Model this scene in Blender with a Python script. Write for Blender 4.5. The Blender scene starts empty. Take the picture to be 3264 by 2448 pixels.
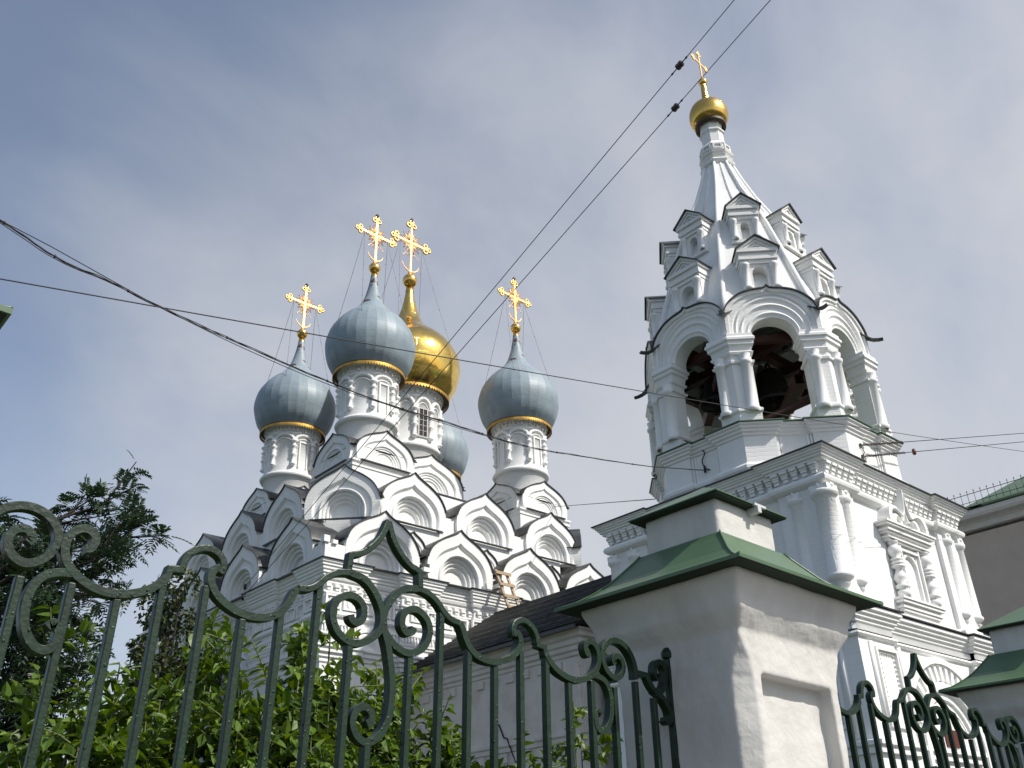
import bpy, bmesh, math, random
from mathutils import Vector, Matrix, noise as mnoise
random.seed(7)
PI = math.pi
R = math.radians
sc = bpy.context.scene

# ------------------------------------------------------------------ camera
cam_d = bpy.data.cameras.new('camera'); cam = bpy.data.objects.new('camera', cam_d)
sc.collection.objects.link(cam); sc.camera = cam
cam_d.sensor_width = 36.0; cam_d.lens = 36.0*2950/3264
cam_d.clip_start = 0.05; cam_d.clip_end = 3000
PITCH, ROLL, HEAD = R(28.30), R(-1.83), R(47.76)
_f = Vector((math.cos(HEAD)*math.cos(PITCH), math.sin(HEAD)*math.cos(PITCH), math.sin(PITCH)))
_r = Vector((math.sin(HEAD), -math.cos(HEAD), 0)); _u = _r.cross(_f)
_c, _s = math.cos(ROLL), math.sin(ROLL)
_r2 = _r*_c + _u*_s; _u2 = _u*_c - _r*_s
cam.matrix_world = Matrix(((_r2.x, _u2.x, -_f.x, 0), (_r2.y, _u2.y, -_f.y, 0), (_r2.z, _u2.z, -_f.z, 1.6), (0, 0, 0, 1)))

# ------------------------------------------------------------------ sun + sky
SUN_AZ = R(-69.0)      # direction towards the sun, measured from +X
SUN_EL = R(46.0)
sun_d = bpy.data.lights.new('sun', 'SUN'); sun = bpy.data.objects.new('sun', sun_d)
sc.collection.objects.link(sun)
sun_d.energy = 4.7; sun_d.angle = R(0.6); sun_d.color = (1.0, 0.95, 0.865)
_sd = Vector((math.cos(SUN_AZ)*math.cos(SUN_EL), math.sin(SUN_AZ)*math.cos(SUN_EL), math.sin(SUN_EL)))
sun.rotation_euler = _sd.to_track_quat('Z', 'Y').to_euler()
sun.location = (30, -40, 60)

world = bpy.data.worlds.new('World'); sc.world = world; world.use_nodes = True
nt = world.node_tree; nt.nodes.clear()
def N(t, **kw):
    n = nt.nodes.new(t)
    for k, v in kw.items(): setattr(n, k, v)
    return n
wo = N('ShaderNodeOutputWorld')
sky = N('ShaderNodeTexSky', sky_type='NISHITA'); sky.sun_disc = False
sky.sun_elevation = SUN_EL; sky.sun_rotation = PI/2 - SUN_AZ
sky.air_density = 1.0; sky.dust_density = 1.6; sky.ozone_density = 1.6
bg1 = N('ShaderNodeBackground'); bg1.inputs[1].default_value = 0.142
hsv = N('ShaderNodeHueSaturation'); hsv.inputs['Saturation'].default_value = 0.95
nt.links.new(sky.outputs[0], hsv.inputs['Color']); nt.links.new(hsv.outputs[0], bg1.inputs[0])
bg2 = N('ShaderNodeBackground'); bg2.inputs[0].default_value = (0.60, 0.615, 0.655, 1); bg2.inputs[1].default_value = 1.06
tc = N('ShaderNodeTexCoord')
mp = N('ShaderNodeMapping'); mp.inputs['Rotation'].default_value = (0.35, -0.55, 0.6); mp.inputs['Scale'].default_value = (1.2, 2.0, 1.55)
nz = N('ShaderNodeTexNoise'); nz.inputs['Scale'].default_value = 2.1; nz.inputs['Detail'].default_value = 11; nz.inputs['Roughness'].default_value = 0.52; nz.inputs['Distortion'].default_value = 0.3
nz2 = N('ShaderNodeTexNoise'); nz2.inputs['Scale'].default_value = 1.15; nz2.inputs['Detail'].default_value = 3
nt.links.new(tc.outputs['Generated'], mp.inputs[0]); nt.links.new(mp.outputs[0], nz.inputs['Vector'])
nt.links.new(tc.outputs['Generated'], nz2.inputs['Vector'])
dot = N('ShaderNodeVectorMath', operation='DOT_PRODUCT'); dot.inputs[1].default_value = (0.96, 0.22, -0.16)
nt.links.new(tc.outputs['Generated'], dot.inputs[0])
m1 = N('ShaderNodeMath', operation='MULTIPLY_ADD'); m1.inputs[1].default_value = 0.95; m1.inputs[2].default_value = -0.33
nt.links.new(dot.outputs['Value'], m1.inputs[0])
m2 = N('ShaderNodeMath', operation='ADD'); nt.links.new(m1.outputs[0], m2.inputs[0]); nt.links.new(nz.outputs[0], m2.inputs[1])
m3 = N('ShaderNodeMath', operation='MULTIPLY_ADD'); m3.inputs[1].default_value = 0.28; nt.links.new(nz2.outputs[0], m3.inputs[0]); nt.links.new(m2.outputs[0], m3.inputs[2])
ramp = N('ShaderNodeMapRange'); ramp.inputs['From Min'].default_value = 0.38; ramp.inputs['From Max'].default_value = 1.22
ramp.interpolation_type = 'SMOOTHSTEP'
ramp.inputs['To Min'].default_value = 0.12; ramp.inputs['To Max'].default_value = 0.93
nt.links.new(m3.outputs[0], ramp.inputs['Value'])
mixw = N('ShaderNodeMixShader')
nt.links.new(ramp.outputs[0], mixw.inputs[0]); nt.links.new(bg1.outputs[0], mixw.inputs[1]); nt.links.new(bg2.outputs[0], mixw.inputs[2])
nt.links.new(mixw.outputs[0], wo.inputs[0])

sc.view_settings.view_transform = 'Standard'; sc.view_settings.look = 'None'
sc.view_settings.exposure = 0.0; sc.view_settings.gamma = 1.0; sc.view_settings.use_curve_mapping = False
sc.render.engine = 'CYCLES'
sc.cycles.max_bounces = 6; sc.cycles.diffuse_bounces = 3; sc.cycles.glossy_bounces = 3
sc.cycles.transparent_max_bounces = 8

# ------------------------------------------------------------------ materials
def mat(name, base, rough=0.6, metal=0.0, var=0.0, var_scale=3.0, bump=0.0, bump_scale=40.0, brick=None, spec=0.5,
        stain=None, stain_scale=1.2, stain_amt=0.5, stain_lo=0.5, stain_hi=0.72, dots=0.0, streak=False):
    m = bpy.data.materials.new(name); m.use_nodes = True
    t = m.node_tree; b = t.nodes['Principled BSDF']
    b.inputs['Roughness'].default_value = rough; b.inputs['Metallic'].default_value = metal
    b.inputs['Specular IOR Level'].default_value = spec
    def n(k, **kw):
        x = t.nodes.new(k)
        for a, v in kw.items(): setattr(x, a, v)
        return x
    co = n('ShaderNodeTexCoord'); vec = co.outputs['Object']
    col = n('ShaderNodeRGB'); col.outputs[0].default_value = (*base, 1); out = col.outputs[0]
    if var > 0:
        z = n('ShaderNodeTexNoise'); z.inputs['Scale'].default_value = var_scale; z.inputs['Detail'].default_value = 6
        t.links.new(vec, z.inputs['Vector'])
        mr = n('ShaderNodeMapRange'); mr.inputs['From Min'].default_value = 0.3; mr.inputs['From Max'].default_value = 0.7
        mr.inputs['To Min'].default_value = 1-var; mr.inputs['To Max'].default_value = 1+var
        t.links.new(z.outputs[0], mr.inputs['Value'])
        mx = n('ShaderNodeMix', data_type='RGBA', blend_type='MULTIPLY'); mx.inputs[0].default_value = 1
        t.links.new(out, mx.inputs[6]); t.links.new(mr.outputs[0], mx.inputs[7]); out = mx.outputs[2]
    if stain:
        z = n('ShaderNodeTexNoise'); z.inputs['Scale'].default_value = stain_scale; z.inputs['Detail'].default_value = 8; z.inputs['Roughness'].default_value = 0.65
        if streak:
            mpp = n('ShaderNodeMapping'); mpp.inputs['Scale'].default_value = (1, 1, 0.22); t.links.new(vec, mpp.inputs[0]); t.links.new(mpp.outputs[0], z.inputs['Vector'])
        else: t.links.new(vec, z.inputs['Vector'])
        mr = n('ShaderNodeMapRange'); mr.inputs['From Min'].default_value = stain_lo; mr.inputs['From Max'].default_value = stain_hi
        mr.inputs['To Min'].default_value = 0; mr.inputs['To Max'].default_value = stain_amt
        t.links.new(z.outputs[0], mr.inputs['Value'])
        mx = n('ShaderNodeMix', data_type='RGBA'); t.links.new(mr.outputs[0], mx.inputs[0])
        t.links.new(out, mx.inputs[6]); mx.inputs[7].default_value = (*stain, 1); out = mx.outputs[2]
    t.links.new(out, b.inputs['Base Color'])
    prev = None
    if brick:
        # brick courses felt through the limewash: bump only
        sx = n('ShaderNodeSeparateXYZ'); t.links.new(vec, sx.inputs[0])
        ad = n('ShaderNodeMath', operation='ADD'); t.links.new(sx.outputs[0], ad.inputs[0]); t.links.new(sx.outputs[1], ad.inputs[1])
        cb = n('ShaderNodeCombineXYZ'); t.links.new(ad.outputs[0], cb.inputs[0]); t.links.new(sx.outputs[2], cb.inputs[1])
        wz = n('ShaderNodeTexNoise'); wz.inputs['Scale'].default_value = 2.0; t.links.new(vec, wz.inputs['Vector'])
        wa = n('ShaderNodeVectorMath', operation='MULTIPLY_ADD'); wa.inputs[1].default_value = (.05, .05, .05)
        t.links.new(wz.outputs['Color'], wa.inputs[0]); t.links.new(cb.outputs[0], wa.inputs[2])
        br = n('ShaderNodeTexBrick'); br.inputs['Scale'].default_value = 1.0
        br.inputs['Brick Width'].default_value = 0.30; br.inputs['Row Height'].default_value = 0.105; br.inputs['Mortar Size'].default_value = 0.012
        br.inputs['Mortar Smooth'].default_value = 0.8
        br.inputs['Color1'].default_value = (1, 1, 1, 1); br.inputs['Color2'].default_value = (.7, .7, .7, 1); br.inputs['Mortar'].default_value = (.1, .1, .1, 1)
        t.links.new(wa.outputs[0], br.inputs['Vector'])
        bp = n('ShaderNodeBump'); bp.inputs['Strength'].default_value = brick; bp.inputs['Distance'].default_value = 0.02
        t.links.new(br.outputs['Color'], bp.inputs['Height']); prev = bp.outputs[0]
    if bump > 0:
        z = n('ShaderNodeTexNoise'); z.inputs['Scale'].default_value = bump_scale; z.inputs['Detail'].default_value = 5
        t.links.new(vec, z.inputs['Vector'])
        bp = n('ShaderNodeBump'); bp.inputs['Strength'].default_value = bump; bp.inputs['Distance'].default_value = 0.02
        t.links.new(z.outputs[0], bp.inputs['Height'])
        if prev is not None: t.links.new(prev, bp.inputs['Normal'])
        prev = bp.outputs[0]
    if dots > 0:      # runs and drops of thick brush paint
        vo = n('ShaderNodeTexVoronoi'); vo.inputs['Scale'].default_value = 34; t.links.new(vec, vo.inputs['Vector'])
        mr = n('ShaderNodeMapRange'); mr.interpolation_type = 'SMOOTHSTEP'; mr.inputs['From Min'].default_value = 0.02; mr.inputs['From Max'].default_value = 0.20
        mr.inputs['To Min'].default_value = 1; mr.inputs['To Max'].default_value = 0; t.links.new(vo.outputs['Distance'], mr.inputs['Value'])
        bp = n('ShaderNodeBump'); bp.inputs['Strength'].default_value = dots; bp.inputs['Distance'].default_value = 0.006
        t.links.new(mr.outputs[0], bp.inputs['Height'])
        if prev is not None: t.links.new(prev, bp.inputs['Normal'])
        prev = bp.outputs[0]
    if prev is not None: t.links.new(prev, b.inputs['Normal'])
    return m

def leaf_mat(name, c1, c2, trans=0.25, rough=0.45):
    m = bpy.data.materials.new(name); m.use_nodes = True
    t = m.node_tree; b = t.nodes['Principled BSDF']; o = t.nodes['Material Output']
    b.inputs['Roughness'].default_value = rough
    g = t.nodes.new('ShaderNodeNewGeometry')
    mx = t.nodes.new('ShaderNodeMix'); mx.data_type = 'RGBA'
    mx.inputs[6].default_value = (*c1, 1); mx.inputs[7].default_value = (*c2, 1)
    t.links.new(g.outputs['Random Per Island'], mx.inputs[0]); t.links.new(mx.outputs[2], b.inputs['Base Color'])
    tr = t.nodes.new('ShaderNodeBsdfTranslucent')
    hs = t.nodes.new('ShaderNodeHueSaturation'); hs.inputs['Value'].default_value = 1.5; hs.inputs['Saturation'].default_value = 1.15; hs.inputs['Hue'].default_value = 0.48
    t.links.new(mx.outputs[2], hs.inputs['Color']); t.links.new(hs.outputs[0], tr.inputs['Color'])
    ms = t.nodes.new('ShaderNodeMixShader'); ms.inputs[0].default_value = trans
    t.links.new(b.outputs[0], ms.inputs[1]); t.links.new(tr.outputs[0], ms.inputs[2]); t.links.new(ms.outputs[0], o.inputs[0])
    return m

def dome_mat(name, base, rough, metal, nseg, course, var, line):
    """sheet metal laid in courses round the axis of the object"""
    m = bpy.data.materials.new(name); m.use_nodes = True
    t = m.node_tree; b = t.nodes['Principled BSDF']
    b.inputs['Roughness'].default_value = rough; b.inputs['Metallic'].default_value = metal
    def n(k, **kw):
        x = t.nodes.new(k)
        for a, v in kw.items(): setattr(x, a, v)
        return x
    co = n('ShaderNodeTexCoord'); sx = n('ShaderNodeSeparateXYZ'); t.links.new(co.outputs['Object'], sx.inputs[0])
    at = n('ShaderNodeMath', operation='ARCTAN2'); t.links.new(sx.outputs[1], at.inputs[0]); t.links.new(sx.outputs[0], at.inputs[1])
    ml = n('ShaderNodeMath', operation='MULTIPLY'); ml.inputs[1].default_value = nseg/(2*PI); t.links.new(at.outputs[0], ml.inputs[0])
    dv = n('ShaderNodeMath', operation='DIVIDE'); dv.inputs[1].default_value = course; t.links.new(sx.outputs[2], dv.inputs[0])
    cb = n('ShaderNodeCombineXYZ'); t.links.new(ml.outputs[0], cb.inputs[0]); t.links.new(dv.outputs[0], cb.inputs[1])
    br = n('ShaderNodeTexBrick'); br.offset = 0.5; br.inputs['Scale'].default_value = 1
    br.inputs['Brick Width'].default_value = 1; br.inputs['Row Height'].default_value = 1
    br.inputs['Mortar Size'].default_value = line; br.inputs['Mortar Smooth'].default_value = 0.3
    br.inputs['Color1'].default_value = (*[c*(1-var) for c in base], 1); br.inputs['Color2'].default_value = (*[c*(1+var) for c in base], 1)
    br.inputs['Mortar'].default_value = (*[c*0.75 for c in base], 1)
    t.links.new(cb.outputs[0], br.inputs['Vector'])
    z = n('ShaderNodeTexNoise'); z.inputs['Scale'].default_value = 2.2; z.inputs['Detail'].default_value = 6; t.links.new(co.outputs['Object'], z.inputs['Vector'])
    mr = n('ShaderNodeMapRange'); mr.inputs['From Min'].default_value = .3; mr.inputs['From Max'].default_value = .7; mr.inputs['To Min'].default_value = .88; mr.inputs['To Max'].default_value = 1.1
    t.links.new(z.outputs[0], mr.inputs['Value'])
    mx = n('ShaderNodeMix', data_type='RGBA', blend_type='MULTIPLY'); mx.inputs[0].default_value = 1
    t.links.new(br.outputs['Color'], mx.inputs[6]); t.links.new(mr.outputs[0], mx.inputs[7]); out = mx.outputs[2]
    if metal < 0.5:   # rust where the paint has flaked off the neck
        z2 = n('ShaderNodeTexNoise'); z2.inputs['Scale'].default_value = 3.6; z2.inputs['Detail'].default_value = 3; t.links.new(co.outputs['Object'], z2.inputs['Vector'])
        hz = n('ShaderNodeMapRange'); hz.inputs['From Min'].default_value = 2.5; hz.inputs['From Max'].default_value = 3.2; t.links.new(sx.outputs[2], hz.inputs['Value'])
        mm = n('ShaderNodeMath', operation='MULTIPLY'); t.links.new(z2.outputs[0], mm.inputs[0]); t.links.new(hz.outputs[0], mm.inputs[1])
        rr = n('ShaderNodeMapRange'); rr.inputs['From Min'].default_value = .62; rr.inputs['From Max'].default_value = .64; t.links.new(mm.outputs[0], rr.inputs['Value'])
        mx2 = n('ShaderNodeMix', data_type='RGBA'); t.links.new(rr.outputs[0], mx2.inputs[0]); t.links.new(out, mx2.inputs[6]); mx2.inputs[7].default_value = (.085, .045, .04, 1); out = mx2.outputs[2]
    t.links.new(out, b.inputs['Base Color'])
    bp = n('ShaderNodeBump'); bp.inputs['Strength'].default_value = 0.25; bp.inputs['Distance'].default_value = 0.02; t.links.new(br.outputs['Fac'], bp.inputs['Height']); bp.invert = True
    z3 = n('ShaderNodeTexNoise'); z3.inputs['Scale'].default_value = 1.8; z3.inputs['Detail'].default_value = 2; t.links.new(co.outputs['Object'], z3.inputs['Vector'])
    bp2 = n('ShaderNodeBump'); bp2.inputs['Strength'].default_value = 0.25; bp2.inputs['Distance'].default_value = 0.08
    t.links.new(z3.outputs[0], bp2.inputs['Height']); t.links.new(bp.outputs[0], bp2.inputs['Normal']); t.links.new(bp2.outputs[0], b.inputs['Normal'])
    return m

M = {}
M['white'] = mat('limewash', (.80, .80, .785), .85, var=.045, var_scale=1.6, bump=.18, bump_scale=14, brick=.30, spec=.25, stain=(.52, .50, .47), stain_scale=.7, stain_amt=.30, stain_lo=.56, stain_hi=.8, streak=True)
M['trim'] = mat('limewash_trim', (.82, .82, .805), .85, var=.04, var_scale=2.5, bump=.14, bump_scale=18, spec=.25, stain=(.55, .53, .50), stain_scale=1.0, stain_amt=.25, stain_lo=.55, stain_hi=.8)
M['stucco'] = mat('pillar_stucco', (.60, .59, .56), .88, var=.08, var_scale=3.2, bump=.26, bump_scale=22, spec=.2, stain=(.30, .28, .25), stain_scale=2.2, stain_amt=.55, stain_lo=.47, stain_hi=.80, streak=True)
M['aged'] = mat('aged_plaster', (.62, .58, .54), .88, var=.06, var_scale=2, bump=.15, bump_scale=18, brick=.12, spec=.2, stain=(.36, .27, .20), stain_scale=1.1, stain_amt=.5, stain_lo=.48, stain_hi=.72)
M['roof'] = mat('dark_sheet_iron', (.034, .036, .037), .42, var=.3, var_scale=2.5, bump=.08, bump_scale=6, spec=.5, stain=(.10, .10, .085), stain_scale=1.4, stain_amt=.5)
M['batten'] = mat('dark_tarred_roof', (.009, .009, .010), .8, var=.35, var_scale=4, bump=.1, bump_scale=10, spec=.05)
M['lap'] = mat('weathered_lap', (.050, .050, .049), .5, var=.5, var_scale=3)
M['green_roof'] = mat('green_roof_paint', (.075, .135, .070), .38, var=.10, var_scale=3, bump=.06, bump_scale=7, stain=(.11, .15, .10), stain_scale=3.5, stain_amt=.5)
M['iron'] = mat('green_iron_paint', (.0085, .024, .0115), .36, var=.28, var_scale=14, bump=.12, bump_scale=60, spec=.36, dots=.7)
M['iron_black'] = mat('black_iron', (.012, .013, .013), .5)
M['soffit'] = mat('shaded_green_soffit', (.022, .034, .022), .7, spec=.2)  # roof green darkened: shade under the eaves is painted into this colour
M['gold'] = mat('gilding', (.90, .56, .16), .22, metal=1.0, var=.08, var_scale=4, bump=.10, bump_scale=3)
M['goldc'] = mat('gilded_cross', (.97, .56, .22), .50, metal=1.0, bump=.25, bump_scale=30)
M['lace'] = mat('gilded_lace', (.50, .30, .065), .5, metal=.7, var=.3, var_scale=9)
M['lace_dark'] = mat('brown_iron', (.055, .033, .02), .55)
M['gold_dome'] = dome_mat('gold_dome', (.93, .62, .16), .17, 1.0, 14, .62, .06, .012)
M['gold_small'] = dome_mat('gold_dome_small', (.74, .47, .12), .24, 1.0, 10, .3, .05, .012)
M['blue_dome'] = dome_mat('blue_dome', (.245, .305, .345), .50, .0, 28, .80, .035, .012)
M['wood'] = mat('raw_timber', (.42, .31, .20), .7, var=.2, var_scale=9)
M['beam'] = mat('red_brown_beam', (.05, .014, .010), .6, var=.2, var_scale=5)
M['bronze'] = mat('dark_bronze', (.028, .026, .022), .45, metal=.6)
M['wire'] = mat('wire_black', (.016, .015, .018), .6)
M['ceramic'] = mat('insulator_brown', (.05, .03, .028), .3)
M['chain'] = mat('chain_steel', (.16, .15, .14), .5)
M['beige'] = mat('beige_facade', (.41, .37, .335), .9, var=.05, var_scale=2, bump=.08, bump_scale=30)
M['greytrim'] = mat('grey_cornice', (.52, .53, .53), .8, var=.05)
M['bark'] = mat('bark', (.030, .025, .020), .85, var=.3, var_scale=14, bump=.4, bump_scale=40)
M['twig'] = mat('green_twig', (.10, .13, .04), .6)
M['glass'] = mat('dark_glass', (.012, .012, .014), .12)
M['frame'] = mat('window_frame_paint', (.45, .43, .40), .6)
M['door'] = mat('red_brown_door', (.11, .030, .02), .55, var=.2, var_scale=6)
M['asphalt'] = mat('asphalt', (.055, .055, .057), .9, var=.2, var_scale=6, bump=.3, bump_scale=90)
M['pave'] = mat('paving', (.16, .155, .15), .85, var=.15, var_scale=4, bump=.2, bump_scale=50)
M['grass'] = mat('lawn', (.026, .036, .016), .9, var=.3, var_scale=5, bump=.5, bump_scale=60)
M['leaf_lilac'] = leaf_mat('shrub_leaf', (.042, .092, .011), (.125, .210, .025), .32)
M['leaf_tip'] = leaf_mat('young_leaf', (.13, .22, .04), (.20, .28, .06), .32)
M['leaf_rowan'] = leaf_mat('rowan_leaf', (.014, .036, .014), (.036, .070, .024), .16, .4)
M['leaf_linden'] = leaf_mat('linden_leaf', (.022, .045, .012), (.07, .085, .02), .2)

# ------------------------------------------------------------------ mesh builder
class MB:
    def __init__(s): s.v = []; s.f = []; s.sm = []
    def add(s, vs, fs, X=None, smooth=False):
        o = len(s.v)
        s.v += [(X @ Vector(p)) if X is not None else Vector(p) for p in vs]
        s.f += [tuple(i+o for i in f) for f in fs]; s.sm += [smooth]*len(fs)
        return s
    def box(s, a, b, X=None):
        x0, y0, z0 = a; x1, y1, z1 = b
        vs = [(x0,y0,z0),(x1,y0,z0),(x1,y1,z0),(x0,y1,z0),(x0,y0,z1),(x1,y0,z1),(x1,y1,z1),(x0,y1,z1)]
        return s.add(vs, [(0,3,2,1),(4,5,6,7),(0,1,5,4),(1,2,6,5),(2,3,7,6),(3,0,4,7)], X)
    def prism(s, poly, z0, z1, X=None, smooth=False):
        n = len(poly)
        vs = [(p[0], p[1], z0) for p in poly]+[(p[0], p[1], z1) for p in poly]
        s.add(vs, [tuple(reversed(range(n))), tuple(range(n, 2*n))], X)
        return s.add(vs, [(i, (i+1) % n, n+(i+1) % n, n+i) for i in range(n)], X, smooth)
    def lathe(s, prof, n=32, c=(0, 0, 0), X=None, smooth=True, a0=0, a1=2*PI, flat=False):
        full = abs(a1-a0-2*PI) < 1e-6; k = n if full else n+1
        vs = [(c[0]+r*math.cos(a0+(a1-a0)*i/n), c[1]+r*math.sin(a0+(a1-a0)*i/n), c[2]+z) for (r, z) in prof for i in range(k)]
        fs = []
        for j in range(len(prof)-1):
            for i in range(n):
                i2 = (i+1) % k
                fs.append((j*k+i, j*k+i2, (j+1)*k+i2, (j+1)*k+i))
        return s.add(vs, fs, X, smooth and not flat)
    def ring(s, poly_list, closed=True, smooth=False, X=None):
        n = len(poly_list[0]); vs = [p for pl in poly_list for p in pl]; fs = []
        for j in range(len(poly_list)-1):
            for i in range(n if closed else n-1):
                i2 = (i+1) % n; fs.append((j*n+i, j*n+i2, (j+1)*n+i2, (j+1)*n+i))
        return s.add(vs, fs, X, smooth)
    def tube(s, pts, r, n=6, X=None, caps=True, smooth=True):
        pts = [Vector(p) for p in pts]; k = len(pts)
        rs = r if isinstance(r, (list, tuple)) else [r]*k
        t0 = (pts[1]-pts[0]).normalized()
        up = Vector((0, 0, 1)) if abs(t0.z) < .9 else Vector((1, 0, 0))
        a = t0.cross(up).normalized(); loops = []
        for i in range(k):
            t = (pts[min(i+1, k-1)]-pts[max(i-1, 0)]).normalized()
            a = (a-t*a.dot(t)); a = a.normalized() if a.length > 1e-6 else t.orthogonal().normalized()
            b = t.cross(a)
            loops.append([pts[i]+(a*math.cos(2*PI*j/n)+b*math.sin(2*PI*j/n))*rs[i] for j in range(n)])
        s.ring(loops, True, smooth, X)
        if caps: s.add(loops[0], [tuple(reversed(range(n)))], X); s.add(loops[-1], [tuple(range(n))], X)
        return s
    def molding(s, path, prof, closed=True, X=None, cap=True):
        """sweep profile [(out, z)] round a plan path (counter-clockwise = outwards to the right)"""
        n = len(path); P = [Vector((p[0], p[1])) for p in path]; offs = []
        for i in range(n):
            if closed or 0 < i < n-1:
                d0 = (P[i]-P[i-1]).normalized(); d1 = (P[(i+1) % n]-P[i]).normalized()
            elif i == 0: d0 = d1 = (P[1]-P[0]).normalized()
            else: d0 = d1 = (P[i]-P[i-1]).normalized()
            n0 = Vector((d0.y, -d0.x)); n1 = Vector((d1.y, -d1.x)); m = n0+n1
            m = m/max(1e-6, (1+n0.dot(n1))) if m.length > 1e-6 else n0
            offs.append(m)
        loops = [[(P[i].x+offs[i].x*o, P[i].y+offs[i].y*o, z) for i in range(n)] for (o, z) in prof]
        s.ring(loops, closed, False, X)
        if closed and cap:
            s.add(loops[0], [tuple(range(n))], X); s.add(loops[-1], [tuple(range(n))], X)
        elif not closed:
            k = len(prof)
            for e in (0, n-1): s.add([l[e] for l in loops], [tuple(range(k))], X)
        return s
    def bar(s, path, w, d, X=None, closed=False):
        """rectangular bar along a path in the XZ plane: width w in the plane, depth d along Y"""
        P = [Vector((p[0], p[1])) for p in path]; n = len(P); L = []; 
        for i in range(n):
            d0 = (P[i]-P[i-1]).normalized() if i > 0 else (P[1]-P[0]).normalized()
            d1 = (P[i+1]-P[i]).normalized() if i < n-1 else d0
            n0 = Vector((-d0.y, d0.x)); n1 = Vector((-d1.y, d1.x)); m = n0+n1
            m = m/max(.35, 1+n0.dot(n1)) if m.length > 1e-5 else n0
            a = P[i]+m*w/2; b = P[i]-m*w/2
            L.append([(a.x, -d/2, a.y), (b.x, -d/2, b.y), (b.x, d/2, b.y), (a.x, d/2, a.y)])
        s.ring(L, True, False, X); s.add(L[0], [(3, 2, 1, 0)], X); s.add(L[-1], [(0, 1, 2, 3)], X)
        return s

ORG = {}
def link(o): sc.collection.objects.link(o)
def thing(name, label, cat, loc, group=None, rot=None):
    o = bpy.data.objects.new(name, None); link(o); o.location = loc
    o.empty_display_size = .3
    if rot: o.rotation_euler = rot
    o['label'] = label; o['category'] = cat
    if group: o['group'] = group
    ORG[o.name] = Vector(loc) if not rot else Vector((0, 0, 0))
    return o
def obj(name, mb, m, parent=None, origin=None, label=None, bevel=None, weld=True, cat=None, group=None, kind=None, auto=None):
    org = Vector(origin) if origin is not None else (ORG[parent.name] if parent is not None else Vector((0, 0, 0)))
    me = bpy.data.meshes.new(name)
    me.from_pydata([tuple(v-org) for v in mb.v], [], mb.f)
    me.polygons.foreach_set('use_smooth', mb.sm)
    if weld:
        bm = bmesh.new(); bm.from_mesh(me)
        bmesh.ops.remove_doubles(bm, verts=bm.verts, dist=1e-5)
        bmesh.ops.recalc_face_normals(bm, faces=bm.faces); bm.to_mesh(me); bm.free()
    me.materials.append(M[m] if isinstance(m, str) else m)
    o = bpy.data.objects.new(name, me); link(o); ORG[o.name] = org
    if parent is not None:
        o.parent = parent; o.location = org-ORG[parent.name]
    else: o.location = org
    if bevel:
        bv = o.modifiers.new('bevel', 'BEVEL'); bv.width = bevel; bv.segments = 2; bv.limit_method = 'ANGLE'; bv.angle_limit = R(35)
    if label: o['label'] = label
    if cat: o['category'] = cat
    if group: o['group'] = group
    if kind: o['kind'] = kind
    return o
def copy_tree(o, parent=None):
    c = o.copy(); link(c); ORG[c.name] = ORG[o.name]
    if parent is not None: c.parent = parent
    for ch in list(o.children): copy_tree(ch, c)
    return c
def frame_of(origin, nrm):
    """facade frame: u to the right seen from outside, v up, w out of the wall"""
    n = Vector((nrm[0], nrm[1], 0)).normalized(); u = Vector((0, 0, 1)).cross(n)
    return Matrix(((u.x, 0, n.x, origin[0]), (u.y, 0, n.y, origin[1]), (0, 1, 0, origin[2]), (0, 0, 0, 1)))
def smooth_path(pts, sub=5):
    """Catmull-Rom through 2-D points"""
    P = [Vector(p) for p in pts]; out = []
    for i in range(len(P)-1):
        p0 = P[i-1] if i > 0 else P[i]*2-P[i+1]; p1 = P[i]; p2 = P[i+1]; p3 = P[i+2] if i+2 < len(P) else P[i+1]*2-P[i]
        for k in range(sub):
            t = k/sub
            out.append(.5*((2*p1)+(p2-p0)*t+(2*p0-5*p1+4*p2-p3)*t*t+(3*p1-p0-3*p2+p3)*t**3))
    out.append(P[-1]); return out
def resample(pts, n):
    P = [Vector(p) for p in pts]; L = [0]
    for i in range(1, len(P)): L.append(L[-1]+(P[i]-P[i-1]).length)
    out = []; j = 0
    for k in range(n):
        d = L[-1]*k/(n-1)
        while j < len(P)-2 and L[j+1] < d: j += 1
        t = (d-L[j])/max(1e-9, L[j+1]-L[j]); out.append(P[j].lerp(P[j+1], min(1, max(0, t))))
    return out

# ------------------------------------------------------------------ keel-arched gables
NK = 49
KEEL = [(-.965, 0), (-1.0, .17), (-.995, .34), (-.93, .49), (-.77, .65), (-.52, .78), (-.27, .87), (-.10, .935), (0, 1)]
FLATKEEL = [(-1, 0), (-1, .30), (-.99, .46), (-.93, .60), (-.80, .73), (-.60, .85), (-.36, .915), (-.15, .935), (-.06, .95), (0, 1)]
def keel(hw, h, shape=KEEL, n=NK):
    half = resample(smooth_path(shape, 6), n//2+1)
    half = [(p.x*hw, p.y*h) for p in half]
    return half+[(-x, y) for (x, y) in reversed(half[:-1])]
def archline(hw, top, n=NK, v0=0.0):
    r = hw; cz = top-r; pts = [(-r, v0), (-r, max(v0+.001, cz))] if cz > v0 else []
    pts += [(r*math.cos(PI-PI*i/40), cz+r*math.sin(PI*i/40)) for i in range(41)] if cz > v0 else \
           [(r*math.cos(PI-PI*i/40), v0+(top-v0)*math.sin(PI*i/40)) for i in range(41)]
    if cz > v0: pts.append((r, v0))
    return [tuple(p) for p in resample(pts, n)]
def lift(line, w): return [(u, v, w) for (u, v) in line]
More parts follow.
